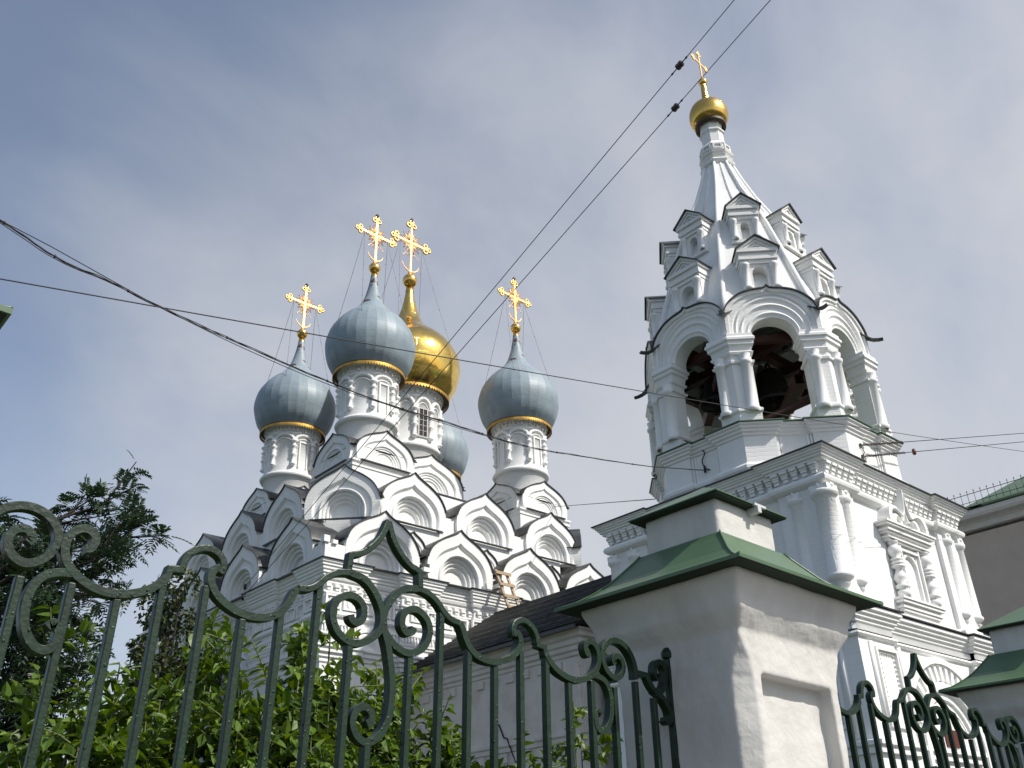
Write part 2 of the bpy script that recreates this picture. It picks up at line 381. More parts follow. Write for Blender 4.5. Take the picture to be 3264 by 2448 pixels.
def roof_strip(line, X, front, back, lo, thick=.035, over=.03, flare=0.0):
    """sheet-iron cover that follows an arch line from height lo upward"""
    pts = [Vector(p) for p in line if p[1] >= lo]
    n = len(pts); nor = []
    for i in range(n):
        t = (pts[min(i+1, n-1)]-pts[max(i-1, 0)]).normalized(); nor.append(Vector((-t.y, t.x)))
    ins = [p+q*over*.3 for p, q in zip(pts, nor)]; outs = [p+q*(over*.3+thick) for p, q in zip(pts, nor)]
    if flare:
        a = ins[0]+Vector((-flare, -.02)); b = outs[0]+Vector((-flare, -.005)); ins.insert(0, a); outs.insert(0, b)
        a = ins[-1]+Vector((flare, -.02)); b = outs[-1]+Vector((flare, -.005)); ins.append(a); outs.append(b)
    m = MB()
    L = [[(a.x, a.y, front), (b.x, b.y, front), (b.x, b.y, back), (a.x, a.y, back)] for a, b in zip(ins, outs)]
    m.ring(L, True, False, X); m.add(L[0], [(0, 1, 2, 3)], X); m.add(L[-1], [(0, 1, 2, 3)], X)
    return m
def kokoshnik(parent, X, hw, h, depth, lo=None, rings=4, scale=None, sill=True, lab=None, dk=1.0):
    k = hw/1.31*(.55+.45*dk); m = MB()
    o0 = keel(hw, h); L = [lift(o0, -depth), lift(o0, 0)]
    hs = h/1.97
    i1 = keel(hw*.80, h*.775); L += [lift(i1, 0.0)]
    i1b = keel(hw*.775, h*.755); L += [lift(i1b, -.035*k), lift(keel(hw*.755, h*.735), -.10*k)]
    r, t = hw*.635, h*.575
    L += [lift(archline(r, t), -.10*k)]
    m.ring(L, False, False, X)
    # rolled archivolts stepping back to the tympanum
    rr = r; w = -.10*k; kd = hw/1.31*dk; dr = (r-hw*.30)/rings; dt = (t-h*.315)/rings; tt = t; L = [lift(archline(rr, tt), w)]
    for q in range(rings):
        amp = (.095 if q == 0 else .055)*k; wd = 1.0 if q == 0 else .80
        for a in range(1, 6):
            ang = PI*a/6
            L.append(lift(archline(rr-dr*wd*(1-math.cos(ang))/2, tt-dt*wd*(1-math.cos(ang))/2), w+amp*math.sin(ang)-.06*k*(1-math.cos(ang))/2))
        rr -= dr; tt -= dt; w -= .085*kd
        L.append(lift(archline(rr+dr*.1, tt+dt*.1), w+.01*k)); 
        L.append(lift(archline(rr, tt), w))
    m.ring(L, False, True, X)
    a = archline(rr, tt); m.add(lift(a, w), [tuple(range(len(a)))], X)
    g = obj('kokoshnik', m, 'white', parent, label=lab)
    rf = roof_strip(o0, X, .055, -depth, h*.34 if lo is None else lo, .03, .02, flare=.10)
    obj('gable_roof', rf, 'roof', g)
    if sill:
        sb = MB(); sb.box((-hw*.86, -.05, -.02), (hw*.86, -.012, .085), X); obj('sill_flashing', sb, 'roof', g)
    return g

# ------------------------------------------------------------------ gilded cross
def cross(parent, base, H, span, axis=(1, 0), ornate=True, thick=.095):
    ax = Vector((axis[0], axis[1], 0)); X = Matrix(((ax.x, 0, -ax.y, base[0]), (ax.y, 0, ax.x, base[1]), (0, 1, 0, base[2]), (0, 0, 0, 1)))
    m = MB(); t = thick/2
    m.box((-t, 0, -t*.6), (t, H*.93, t*.6), X)
    cz = H*.60; m.box((-span, cz-t, -t*.55), (span, cz+t, t*.55), X)
    def tre(cx, cy, dx, dy):
        r = H*.047
        for (ox, oy) in ((dx, dy), (dy*.95-dx*.15, dx*.95-dy*.15), (-dy*.95-dx*.15, -dx*.95-dy*.15)):
            c = Vector((cx+ox*r*1.15, cy+oy*r*1.15, 0))
            m.tube([c+Vector((r*.72*math.cos(2*PI*k/10), r*.72*math.sin(2*PI*k/10), 0)) for k in range(11)], r*.36, 6, X, False)
        c = Vector((cx+dx*r*.3, cy+dy*r*.3, 0)); m.tube([c+Vector((r*.55*math.cos(2*PI*k/8), r*.55*math.sin(2*PI*k/8), 0)) for k in range(9)], r*.5, 5, X, False)
    tre(-span, cz, -1, 0); tre(span, cz, 1, 0); tre(0, H*.93, 0, 1)
    if ornate:
        for k in range(24):
            if k % 6 == 0: continue
            a = 2*PI*k/24; l = H*(.20 if k % 2 else .155)
            p0 = Vector((math.cos(a)*H*.03, cz+math.sin(a)*H*.03, 0)); p1 = Vector((math.cos(a)*l, cz+math.sin(a)*l, 0))
            m.tube([p0, p1], t*.55, 4, X)
            m.lathe([(0.001, -t*.75), (t*.75, 0), (0.001, t*.75)], 6, (p1.x, p1.y, 0), X)
        for sg in (-1, 1):
            m.tube([(sg*(span*.22+.16*H*.5*math.sin(a)), cz-H*.20-a*.055*H, 0) for a in [i*.35 for i in range(6)]], t*.3, 4, X)
            for yy in (.36, .44): m.tube([(sg*t, H*yy, 0), (sg*H*.055, H*(yy+.025), 0), (sg*H*.07, H*(yy-.015), 0), (sg*H*.04, H*(yy-.03), 0)], t*.3, 4, X)
        m.tube([(H*.155*math.cos(a), H*.215+H*.155*math.sin(a), 0) for a in [PI+.05+(PI-.1)*i/14 for i in range(15)]], [t*(.15+.5*math.sin(PI*i/14)) for i in range(15)], 6, X)
    g = obj('cross', m, 'goldc', parent)
    if ornate:
        c = MB(); c.lathe([(.001, H*.965), (.05, H*.975), (.062, H*1.01), (.085, H*1.045), (.03, H*1.05), (.03, H*1.065), (.001, H*1.09)], 10, base)
        obj('crown', c, 'bronze', parent)
    return g

# ================================================================== GROUND
g = MB(); g.box((-600, -600, -.5), (900, 900, -.15)); obj('ground', g, 'grass', kind='structure')
g = MB(); g.box((-80, -14, -.149), (120, -1.2, -.13)); obj('road', g, 'asphalt', kind='structure')
g = MB(); g.box((-80, -1.2, -.149), (120, 2.55, 0)); obj('pavement', g, 'pave', kind='structure', bevel=.02)
g = MB(); g.box((-80, 3.45, -.149), (60, 60, -.02)); obj('churchyard', g, 'grass', kind='structure')

# ================================================================== CHURCH
CX0, CX1, CY0, CY1 = 13.63, 27.30, 23.60, 38.2
church = thing('church', 'white five-domed church with rows of keel-arched gables and dark sheet-iron roofs', 'church', ((CX0+CX1)/2, (CY0+CY1)/2, 0))
def jog(x0, y0, x1, y1, xs, ys, d=.13):
    """rectangle footprint whose outline steps out by d where pilaster strips stand"""
    P = []
    def side(a, b, zones, fixed, horiz, sgn, rev):
        seq = []
        for (s, e) in zones: seq += [(s, 0), (s, 1), (e, 1), (e, 0)]
        if rev: seq = list(reversed(seq))
        return [((q, fixed+sgn*d*o) if horiz else (fixed+sgn*d*o, q)) for q, o in seq]
    P += [(x0-d, y0-d)]
    for (s, e) in xs: P += [(s, y0-d), (s, y0), (e, y0), (e, y0-d)]
    P += [(x1+d, y0-d)]
    for (s, e) in ys: P += [(x1+d, s), (x1, s), (x1, e), (x1+d, e)]
    P += [(x1+d, y1+d)]
    for (s, e) in reversed(xs): P += [(e, y1+d), (e, y1), (s, y1), (s, y1+d)]
    P += [(x0-d, y1+d)]
    for (s, e) in reversed(ys): P += [(x0-d, e), (x0, e), (x0, s), (x0-d, s)]
    return P
XS = [(15.05, 16.67), (17.95, 19.60), (21.2, 22.95), (24.2, 25.85)]
YS = [(25.0, 26.75), (28.3, 30.1), (31.6, 33.3), (34.9, 36.7)]
ins = .24
foot = jog(CX0+ins+.13, CY0+ins+.13, CX1-ins-.13, CY1-ins-.13, XS, YS)
m = MB(); m.molding(foot, [(0, 0), (0, 10.05)]); obj('wall', m, 'white', church)
m = MB()
m.molding(foot, [(.02, 9.60), (.05, 9.64), (.05, 9.70), (.10, 9.74), (.13, 9.82), (.13, 9.88), (.17, 9.90), (.17, 9.96), (.21, 10.0), (.21, 10.07), (.25, 10.10), (.25, 10.16), (.29, 10.19), (.30, 10.27), (.02, 10.275)])
m.molding(foot, [(.01, 8.66), (.07, 8.68), (.10, 8.73), (.07, 8.79), (.03, 8.81), (.03, 8.86), (.01, 8.87)])
m.molding(foot, [(.01, 8.02), (.05, 8.05), (.05, 8.11), (.09, 8.13), (.09, 8.17), (.01, 8.18)])
m.molding(foot, [(.01, 7.30), (.04, 7.34), (.04, 7.44), (.09, 7.47), (.09, 7.56), (.16, 7.60), (.16, 7.70), (.22, 7.74), (.22, 7.80), (.01, 7.83)])
m.molding(foot, [(.01, 9.33), (.05, 9.34), (.05, 9.39), (.01, 9.40)])
m.molding(foot, [(.01, 8.42), (.05, 8.43), (.05, 8.48), (.01, 8.49)])
obj('cornice', m, 'trim', church)
m = MB(); m.molding(foot, [(.31, 10.278), (.35, 10.275), (.352, 10.30), (.10, 10.34), (.02, 10.345)]); obj('cornice_flashing', m, 'roof', church)
# ornament rows on the two faces that show
m = MB(); m2 = MB(); m3 = MB()
for (ori, nrm, a, b, zones) in (((CX0+ins, CY0+ins, 0), (0, -1), .0, CX1-CX0-2*ins, [(s-CX0-ins, e-CX0-ins) for s, e in XS]),
                                ((CX0+ins, CY0+ins, 0), (-1, 0), -(CY1-CY0-2*ins), 0, [(-(e-CY0-ins), -(s-CY0-ins)) for s, e in YS])):
    X = frame_of(ori, nrm)
    def wv(u):
        for s, e in zones:
            if s < u < e: return -.13
        return 0.0
    u = a+.11
    while u < b-.1:            # stepped teeth
        w = wv(u); m.box((u-.085, 9.51, w), (u+.085, 9.60, w+.09), X); m.box((u-.04, 9.42, w), (u+.10, 9.51, w+.06), X); m.box((u-.02, 9.40, w), (u+.03, 9.42, w+.05), X)
        u += .29
    u = a+.30
    while u < b-.25:           # sunk square panels with a roundel
        w = wv(u); z0, z1 = 8.89, 9.31
        for (p, q) in (((u-.27, z0), (u-.20, z1)), ((u+.20, z0), (u+.27, z1))): m2.box((p[0], p[1], w), (q[0], q[1], w+.075), X)
        for (p, q) in (((u-.195, z0), (u+.195, z0+.06)), ((u-.195, z1-.06), (u+.195, z1))): m2.box((p[0], p[1], w), (q[0], q[1], w+.07), X)
        c = Vector((u, (z0+z1)/2, w+.012)); m2.tube([c+Vector((.105*math.cos(2*PI*k/14), .12*math.sin(2*PI*k/14), 0)) for k in range(15)], .022, 6, X, False)
        u += .62
    u = a+.08
    while u < b-.05:           # row of little balusters
        w = wv(u); m3.tube([(u, 8.19, w+.02), (u, 8.26, w+.035), (u, 8.33, w+.02), (u, 8.41, w+.03)], [.026, .038, .024, .034], 6, X)
        u += .115
obj('stepped_dentils', m, 'trim', church); obj('panel_frieze', m2, 'trim', church); obj('baluster_frieze', m3, 'trim', church)
# window heads and windows of the main wall
for (ori, nrm, us) in (((CX0+ins, CY0+ins, 0), (0, -1), (1.62, 4.9, 8.2)), ((CX0+ins, CY0+ins, 0), (-1, 0), (-2.0, -5.4, -8.7))):
    for u in us:
        X = frame_of(ori, nrm) @ Matrix.Translation((u, 6.55, -.13))
        f = MB(); L = []
        for (hw, tp, w) in ((.86, 1.95, .0), (.86, 1.95, .16), (.72, 1.80, .16), (.70, 1.78, .10), (.62, 1.70, .16), (.52, 1.58, .12), (.50, 1.56, .02), (.46, 1.50, .02)):
            L.append(lift(archline(hw, tp, v0=-1.6), w))
        f.ring(L, False, False, X); wf = obj('window', f, 'trim', church)
        gl = MB(); a = archline(.47, 1.5, v0=-1.6); gl.add(lift(a, .012), [tuple(range(len(a)))], X); obj('blind_panel', gl, 'white', wf)
# row 1 of gables
for u in (15.80, 18.90, 22.10, 25.18): kokoshnik(church, frame_of((u, CY0+.05, 10.30), (0, -1)), 1.39, 1.93, 1.1)
for y in (25.79, 29.20, 32.48, 35.8): kokoshnik(church, frame_of((CX0+.05, y, 10.30), (-1, 0)), 1.40, 1.88, 1.1)
m = MB()
m.box((CX0+.80, CY0+.80, 10.0), (CX1-.80, CY1-.80, 10.88))
for (a, b) in ((CX0, 14.50), (17.09, 17.60), (20.19, 20.80), (23.4, 23.88), (26.48, CX1)): m.box((a+.03, CY0+.20, 10.28), (b, CY0+.43, 10.86))
for (a, b) in ((CY0+.2, 24.48), (27.1, 27.9), (30.5, 31.18), (33.8, 34.5), (37.1, CY1)): m.box((CX0+.20, a, 10.28), (CX0+.43, b, 10.86))
m.box((CX0+.06, CY0+.06, 10.29), (14.52, CY0+.21, 10.80)); m.box((CX0+.06, CY0+.2, 10.29), (CX0+.21, 24.48, 10.80))
obj('parapet', m, 'white', church)
m = MB(); m.box((CX0+.78, CY0+.78, 10.885), (CX1-.78, CY1-.78, 10.935))
for (a, b) in ((CX0+.1, 14.55), (17.05, 17.65), (20.15, 20.85), (23.36, 23.92), (26.44, CX1-.1)): m.box((a, CY0+.18, 10.862), (b, CY0+.80, 10.90))
for (a, b) in ((CY0+.82, 24.5), (27.06, 27.94), (30.46, 31.22), (33.76, 34.54)): m.box((CX0+.18, a, 10.862), (CX0+.80, b, 10.90))
for x in (17.34, 20.5, 23.64): m.box((x-.13, CY0-.12, 10.62), (x+.13, CY0+.3, 10.75))
obj('valley_roof', m, 'roof', church)
for x in (17.34, 20.5):
    m = MB(); m.box((x-.12, CY0-.16, 10.47), (x+.14, CY0+.19, 10.615)); obj('water_spout', m, 'trim', church)
for (a, b) in (((CX0-.02, CY0+.0, 10.80), (CX0+.18, CY0+.2, 11.0)), ((CX0+.28, CY0-.02, 10.78), (CX0+.45, CY0+.1, 10.90))):
    m = MB(); m.box(a, b); obj('corner_block', m, 'trim', church)
# small gables set between the large ones
for u in (17.32, 20.52, 23.70): kokoshnik(church, frame_of((u, CY0+.62, 11.15), (0, -1)), .50, .86, .5, rings=2, sill=False)
# row 2 block with chamfered corners
IN = .98; ch = 1.62
b0, b1, c0, c1 = CX0+IN, CX1-IN, CY0+IN, CY1-IN
oct2 = [(b0+ch, c0), (b1-ch, c0), (b1, c0+ch), (b1, c1-ch), (b1-ch, c1), (b0+ch, c1), (b0, c1-ch), (b0, c0+ch)]
m = MB(); o2 = [(x+(.62 if x < 20 else -.62), y+(.62 if y < 30 else -.62)) for x, y in oct2]
m.prism(o2, 12.0, 13.10); m.prism([(x+(.1 if x < 20 else -.1), y+(.1 if y < 30 else -.1)) for x, y in oct2], 10.9, 12.43)
for (a, b) in ((c0*0+16.15, 16.40), (18.86, 19.62), (22.1, 22.96), (25.4, 25.6)): m.box((a, c0+.16, 12.3), (b, c0+.75, 13.06))
for (a, b) in ((26.9, 27.14), (29.66, 30.44), (32.96, 33.74)): m.box((b0+.16, a, 12.3), (b0+.75, b, 13.06))
obj('middle_tier', m, 'white', church)
m = MB(); m.molding([(x+(.64 if x < 20 else -.64), y+(.64 if y < 30 else -.64)) for x, y in oct2], [(0, 13.105), (0, 13.15)]); obj('middle_roof', m, 'roof', church)
for u in (17.62, 20.86, 24.2): kokoshnik(church, frame_of((u, c0+.04, 12.46), (0, -1)), 1.37, 1.90, 1.7)
for y in (28.40, 31.70, 35.0): kokoshnik(church, frame_of((b0+.04, y, 12.46), (-1, 0)), 1.38, 1.94, 1.7)
kokoshnik(church, frame_of((15.24, 25.42, 12.40), (-1, -1)), 1.27, 1.92, 1.7, lab='gable turned across the corner')
kokoshnik(church, frame_of((b1+.10, c0+.72, 12.40), (1, -1)), 1.27, 1.92, 1.7)
# upper core
m = MB(); m.box((b0+1.25, c0+1.25, 13.1), (b1-1.25, c1-1.25, 14.4)); obj('upper_tier', m, 'white', church)
m = MB(); m.box((b0+1.22, c0+1.22, 14.41), (b1-1.22, c1-1.22, 14.46)); obj('upper_roof', m, 'roof', church)

def pedestal(cx, cy, hw, z0, z1, kz, kh, khw, sides=((0, -1), (-1, 0), (1, 0), (0, 1))):
    m = MB(); sq = [(cx-hw, cy-hw), (cx+hw, cy-hw), (cx+hw, cy+hw), (cx-hw, cy+hw)]
    m.molding(sq, [(0, z0), (0, kz-.30), (.035, kz-.28), (.035, kz-.21), (.0, kz-.19), (.0, kz-.14), (.07, kz-.10), (.07, kz-.03), (0, kz-.02), (-.55, kz-.019), (-.55, z1)])
    obj('pedestal', m, 'white', church)
    for n in sides:
        kokoshnik(church, frame_of((cx+n[0]*(hw+.05), cy+n[1]*(hw+.05), kz), n), khw, kh, hw+.05, dk=.22)
    m = MB(); m.box((cx-hw+.53, cy-hw+.53, z1+.004), (cx+hw-.53, cy+hw-.53, z1+.04)); obj('pedestal_roof', m, 'roof', church)

def onion(r, rb, h, rn):
    """profile of an onion dome: base radius rb, belly r, height h to a neck of radius rn"""
    k = [(rb, 0), (rb+(r-rb)*.55, .075*h), (r*.965, .165*h), (r, .255*h), (r*.965, .345*h), (r*.86, .435*h), (r*.70, .515*h), (r*.50, .585*h), (r*.335, .655*h), (r*.225, .735*h), (r*.14, .85*h), (rn, h)]
    return [(p.x, p.y) for p in smooth_path(k, 4)]
def cupola(cx, cy, zr, rd, zs, dome_r, dome_h, ball_z, ball_r, cross_h, cross_span, gold=False, lab=None, win=False, nb=8, rot=0.0):
    """drum standing on a ring at height zr, eaves at zs; everything turned round one axis"""
    o = (cx, cy, zr)
    H = zs-zr; m = MB()
    m.lathe([(rd-.04, -1.0), (rd-.04, -.16), (rd+.02, -.12), (rd+.09, -.09), (rd+.14, 0), (rd+.09, .09), (rd+.015, .11), (rd, .14), (rd, H*.82), (rd+.05, H*.825), (rd+.07, H*.84), (rd+.05, H*.855), (rd+.03, H*.86), (rd+.03, H*.96), (rd+.16, H*.98), (rd+.16, H)], 48, o)
    d = obj('drum', m, 'white', church, origin=o, label=lab)
    a = MB(); zb = H*.17; zt = H*.66
    if win: zb, zt = H*.12, H*.60
    for i in range(nb):
        t0 = rot+2*PI*(i+.5)/nb
        r0 = rd+.05; k = .094*rd/1.1*(8/nb)**.35
        prof = [(k*.2, zb-.06), (k*.9, zb), (k*1.25, zb+.03), (k*1.25, zb+.08), (k*.7, zb+.1), (k*.85, zb+(zt-zb)*.36), (k*1.35, zb+(zt-zb)*.42), (k*1.35, zb+(zt-zb)*.47), (k*.7, zb+(zt-zb)*.50), (k*1.3, zb+(zt-zb)*.62), (k*.75, zb+(zt-zb)*.72), (k*1.4, zb+(zt-zb)*.76), (k*1.4, zb+(zt-zb)*.80), (k*.75, zb+(zt-zb)*.83), (k*.9, zb+(zt-zb)*.94), (k*1.6, zt-.02), (k*1.6, zt+.05), (k*.1, zt+.055)]
        a.lathe(prof, 10, (cx+r0*math.cos(t0), cy+r0*math.sin(t0), zr))
        pts = []; dt = 2*PI/nb
        for q in range(15):
            s_ = PI*q/14; th = t0+dt*(.5-.46*math.cos(s_)); z = zt+.05+(H*.81-zt-.06)*math.sin(s_)
            pts.append((cx+(rd+.04)*math.cos(th), cy+(rd+.04)*math.sin(th), zr+z))
        a.tube(pts, .075*rd/1.1*(8/nb)**.35, 8)
        pts2 = [(cx+(rd+.02)*math.cos(t0+dt*(.5-.36*math.cos(PI*q/14))), cy+(rd+.02)*math.sin(t0+dt*(.5-.36*math.cos(PI*q/14))), zr+zt-.02+(H*.74-zt)*math.sin(PI*q/14)) for q in range(15)]
        a.tube(pts2, .03, 6)
        # framed slit in every second bay
        if i % 2 == 1 and not win:
            th = t0+dt/2; X = frame_of((cx+(rd-.01)*math.cos(th), cy+(rd-.01)*math.sin(th), zr), (math.cos(th), math.sin(th)))
            for (p, q) in (((-.21, .30), (-.155, zt-.02)), ((.155, .30), (.21, zt-.02)), ((-.21, zt-.02), (.21, zt+.04))): a.box((p[0], p[1], -.02), (q[0], q[1], .05), X)
    for i in range(40):          # two rows of blocks under the eaves
        th = 2*PI*i/40; w = PI*rd/40*.95
        X = frame_of((cx+rd*math.cos(th), cy+rd*math.sin(th), zr), (math.cos(th), math.sin(th)))
        a.box((-w*.55, H*.925, 0), (w*.55, H*.962, .11), X)
        if i % 2 == 0: a.box((-w*.55, H*.88, 0), (w*.55, H*.925, .09), X)
    obj('arcature', a, 'trim', d, origin=o)
    if win:
        for i in range(1, nb, 2):
            th = rot+2*PI*(i+1.0)/nb
            X = frame_of((cx+(rd+.0)*math.cos(th), cy+(rd+.0)*math.sin(th), zr), (math.cos(th), math.sin(th)))
            b = MB(); b.box((-.18, .42, -.05), (.18, zt+.05, .02), X); 
            obj('pane', b, 'glass', d, origin=o)
            b = MB()
            for (p, q) in (((-.245, .36), (-.18, zt+.10)), ((.18, .36), (.245, zt+.10)), ((-.18, zt+.05), (.18, zt+.10)), ((-.18, .36), (.18, .42)), ((-.012, .42), (.012, zt+.05))): b.box((p[0], p[1], -.03), (q[0], q[1], .05), X)
            for k in range(1, 5): b.box((-.18, .42+(zt-.37)*k/5-.01, .0), (.18, .42+(zt-.37)*k/5+.01, .035), X)
            obj('window_frame', b, 'frame', d, origin=o)
    # eaves plate and gilded lace valance
    rs = dome_r*.785; e = MB(); e.lathe([(rd+.1, H), (rs, H+.015), (rs+.02, H+.03), (dome_r*.74, H+.06)], 48, o); obj('eaves_plate', e, 'lace_dark', d, origin=o)
    v = MB(); nt_ = 84; hh = .17
    for i in range(nt_):
        a0 = 2*PI*i/nt_; a1 = 2*PI*(i+.5)/nt_; a2 = 2*PI*(i+1)/nt_
        P = lambda t, z, rr=rs: (cx+rr*math.cos(t), cy+rr*math.sin(t), zr+H+z)
        v.add([P(a0, .0), P(a2, .0), P(a2, -hh*.42), P(a1, -hh*.34), P(a0, -hh*.42)], [(0, 1, 2, 3, 4)])
        v.add([P(a0, -hh*.42), P(a1, -hh*.34), P(a2, -hh*.42), P(a1+(a2-a1)*.3, -hh*.85), P(a1, -hh), P(a1-(a1-a0)*.3, -hh*.85)], [(0, 1, 2, 3, 4, 5)])
    vo = obj('lace_valance', v, 'lace', d, origin=o, weld=False)
    sm = vo.modifiers.new('thick', 'SOLIDIFY'); sm.thickness = .012
    b = MB(); z0 = H+.05
    prof = onion(dome_r, dome_r*.74, dome_h, dome_r*.075)
    dorg = (cx, cy, zr+z0)
    b.lathe(prof, 64 if gold else 28, dorg)
    if not gold: b.sm = [False]*len(b.sm)
    dm = obj('dome', b, 'gold_dome' if gold else 'blue_dome', d, origin=dorg)
    if not gold:
        # courses shade softly from one to the next, facets stay
        pass
    f = MB(); zt_ = z0+dome_h
    f.lathe([(dome_r*.085, zt_-.06), (dome_r*.07, ball_z-zr-ball_r*.9), (ball_r*.45, ball_z-zr-ball_r*.9)], 16, o)
    f.lathe([(ball_r*math.sin(PI*k/14)+.002, ball_z-zr-ball_r*math.cos(PI*k/14)) for k in range(15)], 20, o)
    f.lathe([(ball_r*.45, ball_z-zr+ball_r*.85), (ball_r*.40, ball_z-zr+ball_r*1.05), (ball_r*.28, ball_z-zr+ball_r*1.3), (ball_r*.2, ball_z-zr+ball_r*1.35)], 12, o)
    obj('finial_ball', f, 'gold', d, origin=o)
    cb = (cx, cy, ball_z+ball_r)
    cr_ = cross(d, cb, cross_h, cross_span)
    # stay chains from the arms to the shoulders of the dome
    s = MB()
    for sx in (-1, 1):
        for sy in (-1, 1):
            a_ = Vector((cx+sx*cross_span*.72, cy, cb[2]+cross_h*.57)); th = math.atan2(sy*.9, sx)
            b_ = Vector((cx+dome_r*.84*math.cos(th), cy+dome_r*.84*math.sin(th), zr+z0+dome_h*.44))
            pts = [a_.lerp(b_, k/10)-Vector((0, 0, .10*math.sin(PI*k/10))) for k in range(11)]
            s.tube(pts, .010, 4)
            for k in range(2, 9, 2): s.lathe([(.001, -.03), (.025, 0), (.001, .03)], 5, pts[k])
    obj('stay_chain', s, 'chain', d, origin=o)
    return d
for (cx, cy, l) in ((17.02, 26.98, 'drum under the blue dome nearest the street corner'), (17.35, 33.40, None), (24.40, 26.50, None), (24.60, 33.0, None)):
    dz = 0.0 if cx < 20 else -.28
    pedestal(cx, cy, 1.33, 13.0, 15.55+dz, 14.82+dz, 1.36, 1.22)
    cupola(cx, cy, 16.78+dz, 1.06, 18.98+dz, 1.77, 4.72, 24.28+dz-.12, .24, 2.40, .80, lab=l)
pedestal(20.89, 29.96, 1.85, 14.0, 16.5, 15.45, 1.70, 1.62)
cupola(20.89, 29.96, 17.70, 1.46, 20.40, 2.38, 5.75, 26.82, .35, 3.15, .88, gold=True, lab='tall middle drum under the gold dome', win=True, nb=12, rot=R(24))

def sp_(P):
    P = [Vector(p) for p in P]; return [P[0].copy()]+[P[i].lerp(P[i+1], t) for i in range(len(P)-1) for t in (.5, 1.0)]
# ================================================================== REFECTORY (low hall between church and bell tower)
RX0, RX1, RY0, RY1, RZ = 16.95, 24.2, 16.45, 23.7, 7.22
hall = thing('refectory_hall', 'low plastered hall with dark sheet-iron roof joining church and bell tower', 'hall', ((RX0+RX1)/2, (RY0+RY1)/2, 0))
rect = [(RX0, RY0), (RX1, RY0), (RX1, RY1), (RX0, RY1)]
m = MB(); m.molding(rect, [(0, 0), (0, RZ-.05)]); obj('wall', m, 'aged', hall)
m = MB()
m.molding(rect, [(.0, 6.55), (.04, 6.58), (.04, 6.66), (.10, 6.70), (.10, 6.80), (.15, 6.84), (.15, 6.95), (.22, 7.0), (.22, 7.10), (.28, 7.14), (.28, 7.21), (0, 7.215)])
m.molding(rect, [(.0, 4.55), (.05, 4.58), (.05, 4.68), (.09, 4.72), (.09, 4.80), (0, 4.82)])
m.molding(rect, [(.0, 3.85), (.05, 3.87), (.05, 3.95), (0, 3.97)])
for nrm, L0, L1 in (((-1, 0), -7.2, 0), ((0, -1), 0, 7.2)):
    X = frame_of((RX0, RY0, 0), nrm)
    u = L0+.15
    while u < L1-.1:
        m.box((u-.11, 4.32, 0), (u+.11, 4.54, .08), X); m.box((u-.06, 4.10, 0), (u+.06, 4.32, .05), X); u += .46
    u = L0+.2
    while u < L1-.1: m.box((u-.16, 6.30, 0), (u+.16, 6.50, .05), X); u += .62
    c = L0+.05 if nrm[0] == 0 else -.55
    m.box((c, .5, 0), (c+.5, 6.5, .10), X)
obj('cornice', m, 'aged', hall)
m = MB(); e = .40; zr_ = 9.72; mx = (RX0+RX1)/2
x0, x1, y0, y1 = RX0-e, RX1+e, RY0-e, RY1
hip = -.4
for (thk) in (0.0,):
    P = [(x0, y0, RZ), (x1, y0, RZ), (x1, y1, RZ), (x0, y1, RZ), (mx, y0+hip+1.6, zr_), (mx, y1, zr_)]
    m.add(P, [(0, 1, 4), (1, 2, 5, 4), (3, 0, 4, 5), (2, 3, 5), (0, 3, 2, 1)])
    m.box((x0, y0, RZ-.03), (x1, y1, RZ-.002))
rf = obj('roof', m, 'batten', hall)
m = MB(); sl = Vector((mx-x0, 0, zr_-RZ))
for k in range(1, 22):       # standing laps that run along the eaves
    t = k/22; p = Vector((x0, 0, RZ))+sl*t
    ya = y0+(hip+1.6)*t
    m.tube([(p.x-.01, ya+.05, p.z+.015), (p.x-.01, y1-.02, p.z+.015)], .030 if k % 3 else .045, 5)
obj('roof_lap', m, 'lap', rf)
m = MB(); m.box((x0-.06, y0+.1, RZ-.09), (x0-.005, y1-.1, RZ-.01))
obj('gutter', m, 'roof', hall)
m = MB(); m.tube(sp_([(RX0-.02, 19.6, 5.3), (RX0-.03, 19.4, 4.95), (RX0-.09, 19.2, 4.9), (RX0-.09, 19.0, 4.5), (RX0-.06, 18.85, 4.2), (RX0-.06, 18.8, 3.4), (RX0-.05, 18.8, 1.5)]), .022, 5); obj('cable_lead', m, 'wire', hall)

# ladder resting on the hall roof against the cornice
lad = thing('wooden_ladder', 'raw timber ladder leaning on the church cornice above the dark hall roof', 'ladder', (20.55, 23.15, 9.75))
def post(a, b, w, d): 
    mm = MB(); a = Vector(a); b = Vector(b); t = (b-a).normalized(); u = Vector((1, 0, 0)); v = t.cross(u).normalized()
    mm.ring([[p+u*sx*w+v*sy*d for sx, sy in ((-1, -1), (1, -1), (1, 1), (-1, 1))] for p in (a, b)]); mm.add([a+u*sx*w+v*sy*d for sx, sy in ((-1, -1), (1, -1), (1, 1), (-1, 1))], [(0, 1, 2, 3)]); mm.add([b+u*sx*w+v*sy*d for sx, sy in ((-1, -1), (1, -1), (1, 1), (-1, 1))], [(0, 1, 2, 3)]); return mm
obj('rail', post((20.42, 22.95, 9.55), (20.10, 23.28, 11.0), .045, .03), 'wood', lad)
obj('rail', post((20.86, 22.95, 9.70), (20.58, 23.28, 10.95), .045, .03), 'wood', lad)
for t in (.10, .36, .64, .92):
    mm = MB(); a = Vector((20.42, 22.90, 9.55)).lerp(Vector((20.10, 23.23, 11.0)), t); b = Vector((20.86, 22.90, 9.70)).lerp(Vector((20.58, 23.23, 10.95)), t)
    mm.box((a.x-.1, a.y-.06, a.z-.05), (b.x+.1, a.y-.02, a.z+.05)); obj('rung', mm, 'wood', lad)

